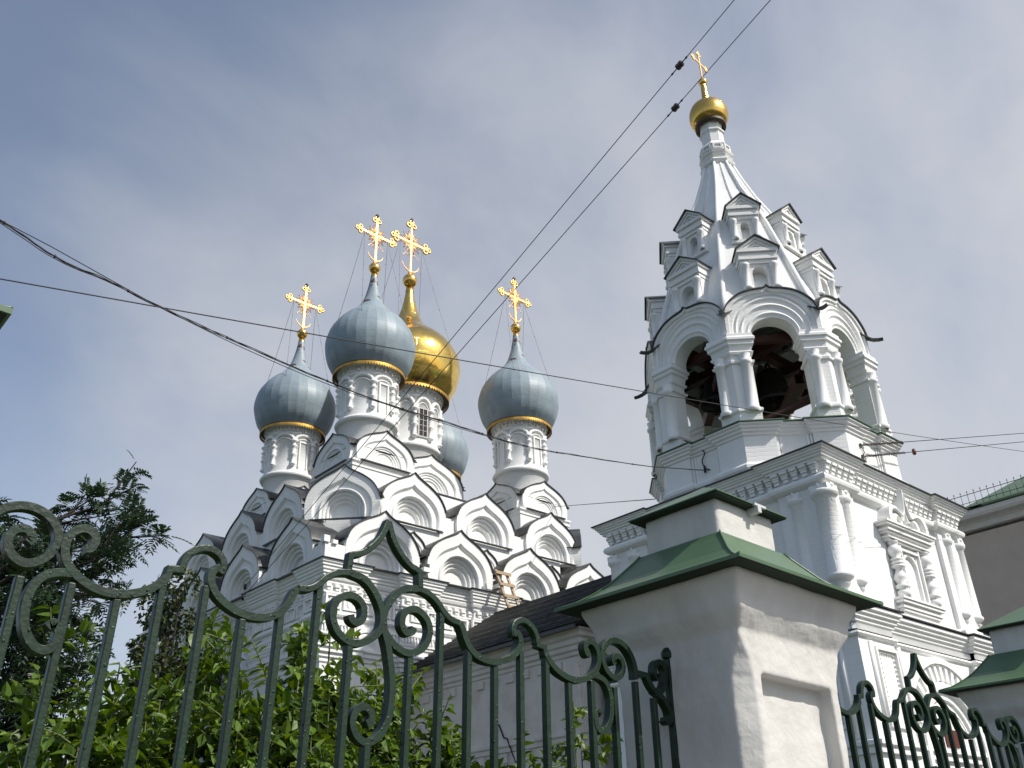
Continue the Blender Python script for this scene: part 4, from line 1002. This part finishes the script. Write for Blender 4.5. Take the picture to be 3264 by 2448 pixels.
# ================================================================== WROUGHT-IRON FENCE
FB = (1.937, 3.0); th = TILT
def de(x, z):
    x -= FB[0]; return (x*math.cos(th)-z*math.sin(th), x*math.sin(th)+z*math.cos(th))
def dl(L): return [de(*p) for p in L]
def mir(L): return [(-x, z) for x, z in L]
fence = thing('fence_panel', 'near dark green wrought-iron fence panel with scrolls and ogee peak, in front of the shrubs', 'fence', (FB[0], FB[1], 0), 'wrought-iron fence panels', rot=(0, TILT, 0))
W_, D_ = .0265, .036
IC = [0]
def iron(name, paths, w=W_, d=D_, sub=6, raw=False):
    m = MB(); IC[0] += 1; d = d+.0011*(IC[0] % 6)
    for p in paths:
        q = p if raw else smooth_path(p, sub)
        m.bar([(a[0], a[1]) for a in q], w, d)
    return obj(name, m, 'iron', fence, bevel=.004)
circ = dl([(2.178,2.652),(2.110,2.640),(2.060,2.600),(2.022,2.540),(2.016,2.490),(2.031,2.450),(2.080,2.408),(2.141,2.392),(2.205,2.420),(2.236,2.480),(2.225,2.530),(2.185,2.562),(2.141,2.563),(2.108,2.538),(2.102,2.497),(2.122,2.470),(2.150,2.475),(2.158,2.494)])
top_out = dl([(2.388,2.544),(2.345,2.552),(2.310,2.575),(2.275,2.612),(2.230,2.640),(2.178,2.652)])
dip1 = dl([(2.388,2.544),(2.402,2.525),(2.425,2.472),(2.455,2.437),(2.50,2.415),(2.563,2.408),(2.625,2.420),(2.680,2.448),(2.712,2.483),(2.722,2.520),(2.706,2.545),(2.682,2.540)])
hook = dl([(2.690,2.528),(2.684,2.560),(2.700,2.590),(2.735,2.605),(2.770,2.600),(2.802,2.580),(2.822,2.548),(2.828,2.514)])
step = dl([(2.818,2.512),(2.866,2.505),(2.872,2.470)])
dip2 = dl([(2.870,2.478),(2.895,2.445),(2.948,2.408),(3.02,2.386),(3.09,2.390),(3.160,2.422),(3.198,2.468),(3.206,2.515),(3.187,2.555),(3.150,2.568),(3.122,2.545),(3.128,2.512),(3.145,2.505)])
outs = dl([(3.452,2.430),(3.452,2.478),(3.436,2.530),(3.395,2.575),(3.340,2.594),(3.285,2.584),(3.240,2.545),(3.231,2.500),(3.252,2.450),(3.300,2.420),(3.345,2.435),(3.368,2.475),(3.358,2.512),(3.325,2.522),(3.303,2.500),(3.312,2.482)])
s2 = dl([(3.160,2.420),(3.205,2.413),(3.245,2.392),(3.268,2.345),(3.270,2.290),(3.255,2.232),(3.222,2.190),(3.185,2.180),(3.162,2.205),(3.162,2.245),(3.182,2.262),(3.196,2.246)])
endc = dl([(3.574,2.395),(3.600,2.382),(3.634,2.394),(3.662,2.430),(3.675,2.480),(3.663,2.520),(3.632,2.530),(3.603,2.510),(3.596,2.475),(3.612,2.452),(3.630,2.465)])
estep = dl([(3.452,2.462),(3.535,2.456),(3.548,2.43),(3.574,2.395)])
tail = dl([(3.590,2.390),(3.640,2.355),(3.672,2.315),(3.680,2.275),(3.660,2.252),(3.638,2.266)])
peak = dl([(2.022,2.908),(2.050,2.835),(2.085,2.785),(2.130,2.745),(2.170,2.725)])
pleg = dl([(2.150,2.735),(2.182,2.722),(2.186,2.655)])
c0 = de(2.010, 2.4)[0]
def sym(P): return [[(x-c0, z) for x, z in P], [(-(x-c0), z) for x, z in P]]
for nm, P in (('scroll', circ), ('rail_curve', top_out), ('rail_curve', dip1), ('hook', hook), ('rail_curve', dip2), ('scroll', outs), ('scroll', s2), ('scroll', endc), ('scroll', tail)):
    for q in sym(P): iron(nm, [q])
for P in (step, estep, pleg):
    for q in sym(P): iron('step', [q], raw=True)
pk = [(x-c0, z) for x, z in peak]; pkl = [(-x, z) for x, z in pk]
iron('ogee_peak', [pk]); iron('ogee_peak', [pkl])
slow = dl([(2.010,2.510),(2.016,2.470),(2.035,2.420),(2.050,2.360),(2.062,2.290),(2.064,2.220),(2.053,2.150),(2.020,2.088),(1.965,2.056),(1.920,2.075),(1.898,2.120),(1.912,2.162),(1.945,2.178),(1.975,2.160),(1.978,2.130),(1.958,2.118)])
iron('scroll', [[(x-c0, z) for x, z in slow]])
iron('bar', [[(slow[8][0]-c0, slow[8][1]), (slow[8][0]-c0, .72)]], raw=True)
tops = [(.1375, 2.395), (.285, 2.585), (.43, 2.47), (.573, 2.41), (.717, 2.50), (.866, 2.50), (1.003, 2.40), (1.146, 2.425), (1.295, 2.415), (1.447, 2.46), (1.572, 2.40)]
for (u, z) in tops:
    for sg in (-1, 1): iron('bar', [[(sg*u, z+(-.012 if sg > 0 else .012)*0), (sg*u, .72)]], w=.0255, d=.0285, raw=True)
for sg in (-1, 1):
    m = MB(); m.bar([(sg*1.705, .3), (sg*1.705, 2.60)], .034, .036); m.lathe([(.001, 2.60), (.03, 2.605), (.032, 2.63), (.016, 2.655), (.001, 2.66)], 10, (sg*1.705, 0, 0)); obj('end_post', m, 'iron', fence, bevel=.003)
m = MB(); m.bar([(-1.7, .72), (1.7, .72)], .05, .03); obj('bottom_rail', m, 'iron', fence, bevel=.003)
m = MB(); m.bar([(-1.7, .78), (1.7, .78)], .0, .0) if False else None
f2 = copy_tree(fence); f2.location = (6.272, 3.0, -.01); f2['label'] = 'further dark green wrought-iron fence panel, right of the large pillar'
for i, (a, b) in enumerate(((.2, 3.63), (4.5, 8.1))):
    m = MB(); m.box((a, 2.82, -.1), (b, 3.18, .52)); m.box((a, 2.78, .52), (b, 3.22, .60))
    obj('plinth_wall', m, 'stucco', cat='wall', label=('low plastered plinth under the near iron fence panel', 'low plastered plinth under the further iron fence panel')[i], group='fence plinths', bevel=.015)

# ================================================================== BUILDING ON THE RIGHT
BX = 31.0
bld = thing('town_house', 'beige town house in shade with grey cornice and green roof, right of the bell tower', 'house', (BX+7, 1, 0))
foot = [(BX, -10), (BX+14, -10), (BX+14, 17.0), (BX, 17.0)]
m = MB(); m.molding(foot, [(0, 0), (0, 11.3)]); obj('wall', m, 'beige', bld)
m = MB(); m.molding(foot, [(0, 11.42), (.08, 11.44), (.10, 11.50), (.10, 11.61), (.16, 11.63), (.16, 11.66), (.46, 11.70), (.52, 11.78), (.52, 11.93), (0, 11.94)]); obj('cornice', m, 'greytrim', bld)
m = MB(); a = .58; e = 5.0
foot2 = [(BX, -10), (BX+14, -10), (BX+14, 11.1), (BX, 11.1)]
m.box((BX-.58, 11.0, 11.956), (BX+14, 17.5, 12.015))
L = [[(x+(-a if x < BX+2 else a), y+(-a if y < 0 else a), 11.955) for x, y in foot2], [(x+(-a if x < BX+2 else a), y+(-a if y < 0 else a), 12.02) for x, y in foot2], [(x+(e if x < BX+2 else -e), y+(e if y < 0 else -e), 15.6) for x, y in foot2]]
m.ring(L); m.add(L[0], [(0, 1, 2, 3)]); m.add(L[-1], [(0, 1, 2, 3)]); obj('roof', m, 'green_roof', bld)
m = MB(); x = BX-.05; y = -9.5
x = BX-.42; m.tube([(x, -9.8, 12.50), (x, 17.4, 12.50)], .012, 5); m.tube([(x, -9.8, 12.22), (x, 17.4, 12.22)], .010, 5)
while y < 17.4:
    m.tube([(x, y, 12.0), (x, y, 12.58)], .009, 4); m.lathe([(.001, -.04), (.02, 0), (.001, .06)], 5, (x, y, 12.58)); y += .22
obj('roof_railing', m, 'iron_black', bld)
for y in (-2.5, 1.5, 5.5, 9.5):
    for z in (3.0, 7.0):
        m = MB()
        for (p, q) in (((y-.85, z), (y-.72, z+2.5)), ((y+.72, z), (y+.85, z+2.5)), ((y-.72, z+2.37), (y+.72, z+2.5)), ((y-.95, z-.12), (y+.95, z-.003))): m.box((BX-.08, p[0], p[1]), (BX+.01, q[0], q[1]))
        w = obj('window', m, 'greytrim', bld); m = MB(); m.box((BX-.02, y-.72, z), (BX+.02, y+.72, z+2.37)); obj('pane', m, 'glass', w)

# ================================================================== WIRES
def wire(name, pts, r, label, m='wire', group=None):
    b = MB(); b.tube(pts, r, 6); o = obj(name, b, m, origin=pts[0], label=label, cat='cable', group=group); return o
A = Vector((17.62, 12.43, 10.36))
main = [(-2.5,8.6,8.6),(-.6,8.97,8.22),(0.93,9.27,7.98),(1.22,9.33,7.93),(1.53,9.39,7.87),(1.75,9.43,7.82),(2.06,9.49,7.8),(2.44,9.56,7.82),(3.04,9.67,7.8),(3.74,9.81,7.81),(4.29,9.91,7.82),(5.2,10.08,7.85),(5.85,10.21,7.89),(6.47,10.33,7.93),(7.24,10.47,8.02),(8.07,10.63,8.14),(8.98,10.8,8.26),(9.85,10.97,8.39),(10.95,11.18,8.6),(12.02,11.38,8.86),(13.39,11.64,9.19),(14.74,11.9,9.53),(16.04,12.14,9.9),(17.63,12.45,10.37)]
m = MB(); rr = random.Random(3)
def sp3(P, sub=4):
    P = [Vector(p) for p in P]; out = []
    for i in range(len(P)-1):
        p0 = P[max(0, i-1)]; p1 = P[i]; p2 = P[i+1]; p3 = P[min(len(P)-1, i+2)]
        for k in range(sub):
            t = k/sub; out.append(.5*((2*p1)+(p2-p0)*t+(2*p0-5*p1+4*p2-p3)*t*t+(3*p1-p0-3*p2+p3)*t**3))
    out.append(P[-1]); return out
cb = sp3(main, 6)
for j in range(3):          # three strands twisted round each other
    m.tube([p+Vector((0, math.sin(i*.5+j*2.1), math.cos(i*.5+j*2.1)))*(.009+.004*math.sin(i*.13+j)) for i, p in enumerate(cb)], .0056, 5)
for (a, b, s) in ((0, 8, -.03), (8, 14, -.05), (13, 17, -.035)):   # strands that hang loose between ties
    A0, B0 = Vector(main[a]), Vector(main[b]); seg = [Vector(p) for p in main[a:b+1]]
    m.tube(sp3([p+Vector((0, 0, s*math.sin(PI*i/(len(seg)-1)))) for i, p in enumerate(seg)], 4), .0055, 5)
m.tube([Vector(main[3]), Vector(main[5])+Vector((0, 0, .09)), Vector(main[8])], .006, 5)
for i in range(6, len(cb)-4, 13): m.lathe([(.001, -.02), (.018, -.008), (.018, .008), (.001, .03)], 6, cb[i])
o = obj('cable_bundle', m, 'wire', origin=main[0], label='thick black bundle of twisted cables sagging from the left edge to the bell tower', cat='cable', weld=False)
bx, by = 17.60, 12.45
m = MB(); m.tube(sp3([(17.68, 12.30, 10.34), (17.60, 12.42, 10.40), (17.60, 12.5, 10.62), (17.58, 12.38, 10.80), (17.60, 12.55, 11.0), (17.52, 12.65, 11.12), (17.3, 12.75, 11.2)], 5), .016, 5); m.tube([(17.60, 12.45, 10.30), (17.60, 12.45, 10.48)], .03, 6)
obj('service_lead', m, 'wire', o)
wire('thin_wire', [Vector((-6, 7.5, 4.55)).lerp(Vector((36, 7.5, 13.4)), t/24) - Vector((0, 0, .22*math.sin(PI*t/24))) + Vector((0, 0, .20)) for t in range(25)], .006, 'thin single wire running across the whole view in front of the domes and the tower')
for i, (P0, P1, ti, lab, lab2) in enumerate((((13.6, 28.55, 10.55), (5.63, 2.47, 9.0), .9445, 'upper of two taut wires slanting from the church wall to the top edge', 'x'),
                                  ((13.6, 28.63, 10.21), (5.9, 2.23, 9.0), .92, 'lower of two taut wires from the church wall, passing beside the small gold dome', 'x'))):
    P0 = Vector(P0); P1 = Vector(P1); d = (P1-P0)
    w = wire('span_wire', [P0.lerp(P1, k/20*(ti-.004)) for k in range(21)], [.0125-.0075*k/20 for k in range(21)], lab, group='span wires over the churchyard')
    c = P0.lerp(P1, ti); t = d.normalized(); u = t.cross(Vector((0, 0, 1))).normalized(); v = u.cross(t)
    X = Matrix(((u.x, v.x, t.x, c.x), (u.y, v.y, t.y, c.y), (u.z, v.z, t.z, c.z), (0, 0, 0, 1)))
    m = MB(); m.lathe([(.004, -.055), (.020, -.045), (.036, -.035), (.036, -.012), (.024, -.004), (.024, .004), (.036, .012), (.036, .035), (.020, .045), (.004, .055)], 12, (0, 0, 0), X); 
    obj('insulator', m, 'ceramic', w)
    m = MB(); m.lathe([(.006, -.16), (.012, -.14), (.007, -.12), (.006, -.05)], 6, (0, 0, 0), X); m.lathe([(.006, .05), (.007, .10), (.012, .12), (.006, .14)], 6, (0, 0, 0), X); m.tube([c+d.normalized()*.1, P1+d*.25], .0045, 6)
    obj('far_length', m, 'wire', w)
    m = MB(); m.lathe([(.001, -.12), (.05, -.08), (.05, .06), (.001, .1)], 8, P0); obj('wall_clamp', m, 'iron_black', w)
for i, (P0, P1, lab) in enumerate((((19.81, 9.47, 10.58), (31.05, 8.05, 13.75), 'upper of the two stay wires anchored right of the tower parapet corner'), ((19.79, 9.47, 10.28), (31.05, 8.1, 13.50), 'lower of the two stay wires anchored right of the tower parapet corner'))):
    P0 = Vector(P0); P1 = Vector(P1); w = wire('stay_wire', [P0, P1], .010, lab, group='stay wires from the tower'); d = (P1-P0).normalized()
    m = MB()
    for k in range(16): 
        c = P0+d*(.12*k+.05); a_ = .028 if k % 2 else .02
        m.tube([c+Vector((d.x*.06*math.cos(q), d.y*.06*math.cos(q), a_*math.sin(q))) for q in [2*PI*j/7 for j in range(8)]], .009, 4)
    m.box(tuple(P0+Vector((-.03, -.02, -.04))), tuple(P0+Vector((.01, .07, .04))))
    m.tube([P0, P0+Vector((.10, .0, -.16)), P0+Vector((.06, .05, -.3))], .012, 5)
    obj('chain_link', m, 'ceramic', w)
    if i == 1:
        m = MB(); m.lathe([(.01, -.09), (.05, -.06), (.05, .06), (.01, .09)], 8, P0+d*2.35); obj('insulator', m, 'door', w)
wire('thin_wire', [Vector((25.0, 25.3, 15.0)).lerp(Vector((17.6, 14.1, 10.12)), t/8) for t in range(9)], .012, 'thin wire between the right blue-domed drum and the bell tower')

# ================================================================== TREES AND SHRUBS
def leaf_quad(m, p, d, n, L, wd, fold=.25, droop=0.0):
    """one folded, pointed leaf: base p, direction d, upper side n"""
    s_ = d.cross(n)
    if s_.length < 1e-4: return
    s_.normalize(); n = s_.cross(d).normalized()
    a = p; t = p+d*L-n*L*droop; c1 = p+d*L*.42-n*L*droop*.25
    up = n*wd*fold
    l1 = p+d*L*.32+s_*wd*.5+up; r1 = p+d*L*.32-s_*wd*.5+up; l2 = p+d*L*.68+s_*wd*.36+up*.7-n*L*droop*.45; r2 = p+d*L*.68-s_*wd*.36+up*.7-n*L*droop*.45
    o = len(m.v); m.v += [a, l1, l2, t, r2, r1, c1]
    m.f += [(o, o+1, o+2, o+6), (o+6, o+2, o+3), (o, o+6, o+4, o+5), (o+6, o+3, o+4)]; m.sm += [False]*4
def rv(r): 
    return Vector((r.gauss(0, 1), r.gauss(0, 1), r.gauss(0, 1))).normalized()
def shrub(name, x, y, h, rad, seed, label, nst=26, leaf=.077, group='leafy shrubs behind the near fence', lo=1.2, dens=1.0, tips=True):
    r = random.Random(seed)
    root = thing(name, label, 'shrub', (x, y, 0), group)
    st = MB(); lf = MB(); tp = MB()
    for i in range(nst):
        a = r.uniform(0, 2*PI); q = math.sqrt(r.random()); tx_, ty_ = x+rad*q*math.cos(a), y+rad*.8*q*math.sin(a)
        hh = h*(1-.30*q*q)*r.uniform(.78, 1.0) if i else h
        b = Vector((x+rad*.25*q*math.cos(a), y+rad*.2*q*math.sin(a), 0)); e = Vector((tx_, ty_, hh)); mid = b.lerp(e, .55)+Vector((rad*.2*math.cos(a), rad*.2*math.sin(a), 0))
        pts = sp3([b, mid, e], 6); st.tube(pts, [.012*(1-.7*k/(len(pts)-1)) for k in range(len(pts))], 5)
        # side shoots that carry the leaves
        nsh = int(17*dens)
        for j in range(nsh):
            t = .40+.60*(j+r.random())/nsh; idx = min(len(pts)-2, int(t*(len(pts)-1))); p = pts[idx].lerp(pts[idx+1], r.random())
            if p.z < lo-.35: continue
            dr = Vector((r.gauss(0, 1), r.gauss(0, 1), abs(r.gauss(.55, .5)))).normalized(); L = r.uniform(.12, .34)*(1.25-.5*t)
            q1 = p+dr*L; st.tube([p, p.lerp(q1, .5)+Vector((0, 0, .012)), q1], [.005, .004, .0025], 4)
            nl = int(L/.025)+3
            for k in range(nl):
                f_ = (k+.6)/nl; c = p.lerp(q1, f_); side = rv(r); side = (side-dr*side.dot(dr)).normalized()
                d_ = (side*1.0+dr*.45+Vector((0, 0, -.12))).normalized(); nn = (Vector((0, 0, 1))+rv(r)*.55).normalized(); s_ = leaf*r.uniform(.6, 1.15)
                leaf_quad(lf, c, d_, nn, s_, s_*r.uniform(.50, .66), .22, r.uniform(.05, .35))
        if tips:                # pale young leaves at the shoot ends
            for k in range(r.randint(5, 9)):
                c = e+Vector((0, 0, -.018*k)); a2 = r.uniform(0, 2*PI)
                d_ = Vector((math.cos(a2), math.sin(a2), r.uniform(-.5, .6))).normalized(); s_ = leaf*r.uniform(.55, 1.05)
                leaf_quad(tp, c, d_, (Vector((0, 0, 1))+rv(r)*.4).normalized(), s_, s_*.5, .25, r.uniform(.1, .6))
    obj('stem', st, 'twig', root, weld=False); obj('foliage', lf, 'leaf_lilac', root, weld=False)
    if tips: obj('young_foliage', tp, 'leaf_tip', root, weld=False)
    return root
SH = [(1.05, 4.5, 2.30, .50, 'low leafy shrub at the left end of the near fence'),
      (1.62, 4.55, 2.62, .42, 'leafy shrub under the first drooping curve of the fence, below the dark tree'),
      (2.12, 4.5, 2.88, .38, 'leafy shrub with upright pale shoots left of the fence peak'),
      (2.50, 4.45, 3.02, .36, 'tallest leafy shrub, its pale shoots reaching the church cornice'),
      (3.00, 4.6, 2.74, .42, 'broad leafy shrub directly below the two round fence scrolls'),
      (3.42, 4.5, 2.60, .30, 'leafy shrub furthest right, against the shaded hall wall')]
for i, (x, y, h, rd_, lab) in enumerate(SH): shrub('leafy_shrub', x, y, h, rd_, 11+i, lab, nst=56 if rd_ > .4 else 44)
for i, (x, y, h, lab) in enumerate(((4.08, 4.4, 2.36, 'small sapling with few leaves showing between the fence bars'), (4.63, 4.5, 2.66, 'slender sapling by the sunlit hall corner, next to the large pillar'))):
    shrub('sapling', x, y, h, .16, 50+i, lab, nst=7, leaf=.075, group='saplings by the hall', lo=1.6, dens=.8)
shrub('low_shrub', 1.9, 5.2, 2.45, .85, 77, 'dark lower shrub filling the space behind the fence bars', nst=60, group='low shrubs', tips=False, lo=.9)
shrub('low_shrub', 3.0, 5.2, 2.45, .75, 78, 'lower shrub behind the bars under the fence peak', nst=52, group='low shrubs', tips=False, lo=.9)

def rowan(x, y, H, rad, seed, label):
    r = random.Random(seed); root = thing('rowan_tree', label, 'tree', (x, y, 0)); tk = MB(); lf = MB()
    base = Vector((x, y, 0)); top = Vector((x+.15, y-.1, H*.74))
    tr = sp3([base, Vector((x-.06, y+.05, H*.25)), Vector((x+.08, y, H*.45)), top], 5); tk.tube(tr, [.10*(1-.6*k/(len(tr)-1)) for k in range(len(tr))], 10)
    shoots = []
    for i in range(90):
        t = .10+.90*i/89; p = tr[min(len(tr)-1, int(t*(len(tr)-1)))]
        a = i*2.399+r.uniform(-.4, .4); up = r.uniform(.25, .95)*(.5+.8*t)
        d = Vector((math.cos(a), math.sin(a), up)).normalized(); L = rad*r.uniform(.65, 1.1)*(1.15-.25*t)
        e = p+d*L; e.z = min(e.z, H*r.uniform(.86, .96)); m_ = p.lerp(e, .5)+Vector((0, 0, .10*L)); pts = sp3([p, m_, e], 6)
        tk.tube(pts, [.022*(1-.8*k/(len(pts)-1)) for k in range(len(pts))], 5)
        for j in range(9):
            u = .30+.70*(j+.5)/9; c = pts[min(len(pts)-1, int(u*(len(pts)-1)))]; dd = (d+rv(r)*.9+Vector((0, 0, .35))).normalized(); l2 = r.uniform(.18, .46)
            tk.tube([c, c+dd*l2], [.008, .004], 4); shoots.append((c, dd, l2))
        shoots.append((pts[-4], d, L*.2))
    for (c, dd, l2) in shoots:
        for k in range(r.randint(10, 14)):
            p = c+dd*l2*(.35+.65*r.random()); ax = (rv(r)+dd*.5+Vector((0, 0, .15))).normalized(); ln = r.uniform(.11, .175)
            nn = (Vector((0, 0, 1))+rv(r)*.5).normalized(); s_ = ax.cross(nn)
            if s_.length < .1: continue
            s_.normalize(); nn = s_.cross(ax); prev = None
            for q in range(6):          # pinnate leaf: pairs of leaflets on an arching stalk
                f_ = .22+.70*q/5; g_ = p+ax*ln*f_-Vector((0, 0, ln*.30*f_*f_))
                for sg in (-1, 1): leaf_quad(lf, g_, (s_*sg+ax*.45-Vector((0, 0, .15))).normalized(), nn, ln*.33, ln*.105, .15, .1)
            leaf_quad(lf, p+ax*ln*.95-Vector((0, 0, ln*.28)), (ax-Vector((0, 0, .4))).normalized(), nn, ln*.30, ln*.10, .15, .1)
    obj('trunk', tk, 'bark', root, weld=False); obj('crown', lf, 'leaf_rowan', root, weld=False); return root
rowan(1.20, 7.1, 4.75, 1.25, 5, 'dark rowan tree with feathery leaves at the left behind the fence')

def crown_tree(name, x, y, H, rad, seed, label, n=3800, leaf=.17, m_leaf='leaf_linden', zc=.62):
    r = random.Random(seed); root = thing(name, label, 'tree', (x, y, 0)); tk = MB(); lf = MB()
    base = Vector((x, y, 0)); tr = sp3([base, Vector((x+.2, y, H*.3)), Vector((x-.1, y+.2, H*.8))], 5); tk.tube(tr, [.28*(1-.75*k/(len(tr)-1)) for k in range(len(tr))], 10)
    cl = []
    for i in range(34):
        d = rv(r); p = Vector((x+d.x*rad*r.uniform(.45, 1.0), y+d.y*rad*r.uniform(.45, 1.0), H*zc+d.z*H*(1-zc)*r.uniform(.5, .95))); cl.append((p, r.uniform(.32, .62)*rad*.8))
        q = tr[min(len(tr)-1, max(3, int((p.z/H)*.8*len(tr))))]; tk.tube(sp3([q, q.lerp(p, .6)+Vector((0, 0, .2)), p], 4), [.07, .06, .05, .04, .035, .03, .02, .015, .01], 5)
    for i in range(n):
        p, s_ = cl[i % len(cl)]; d = rv(r); c = p+d*s_*r.random()**.45
        leaf_quad(lf, c, (d+rv(r)*.8-Vector((0, 0, .3))).normalized(), (Vector((0, 0, 1))+rv(r)*.7).normalized(), leaf*r.uniform(.6, 1.2), leaf*.75, .15, .2)
    obj('trunk', tk, 'bark', root, weld=False); obj('crown', lf, m_leaf, root, weld=False)
crown_tree('linden_tree', 11.9, 29.9, 11.5, 1.5, 21, 'rounded tree further back, between the rowan and the church corner', n=6500)
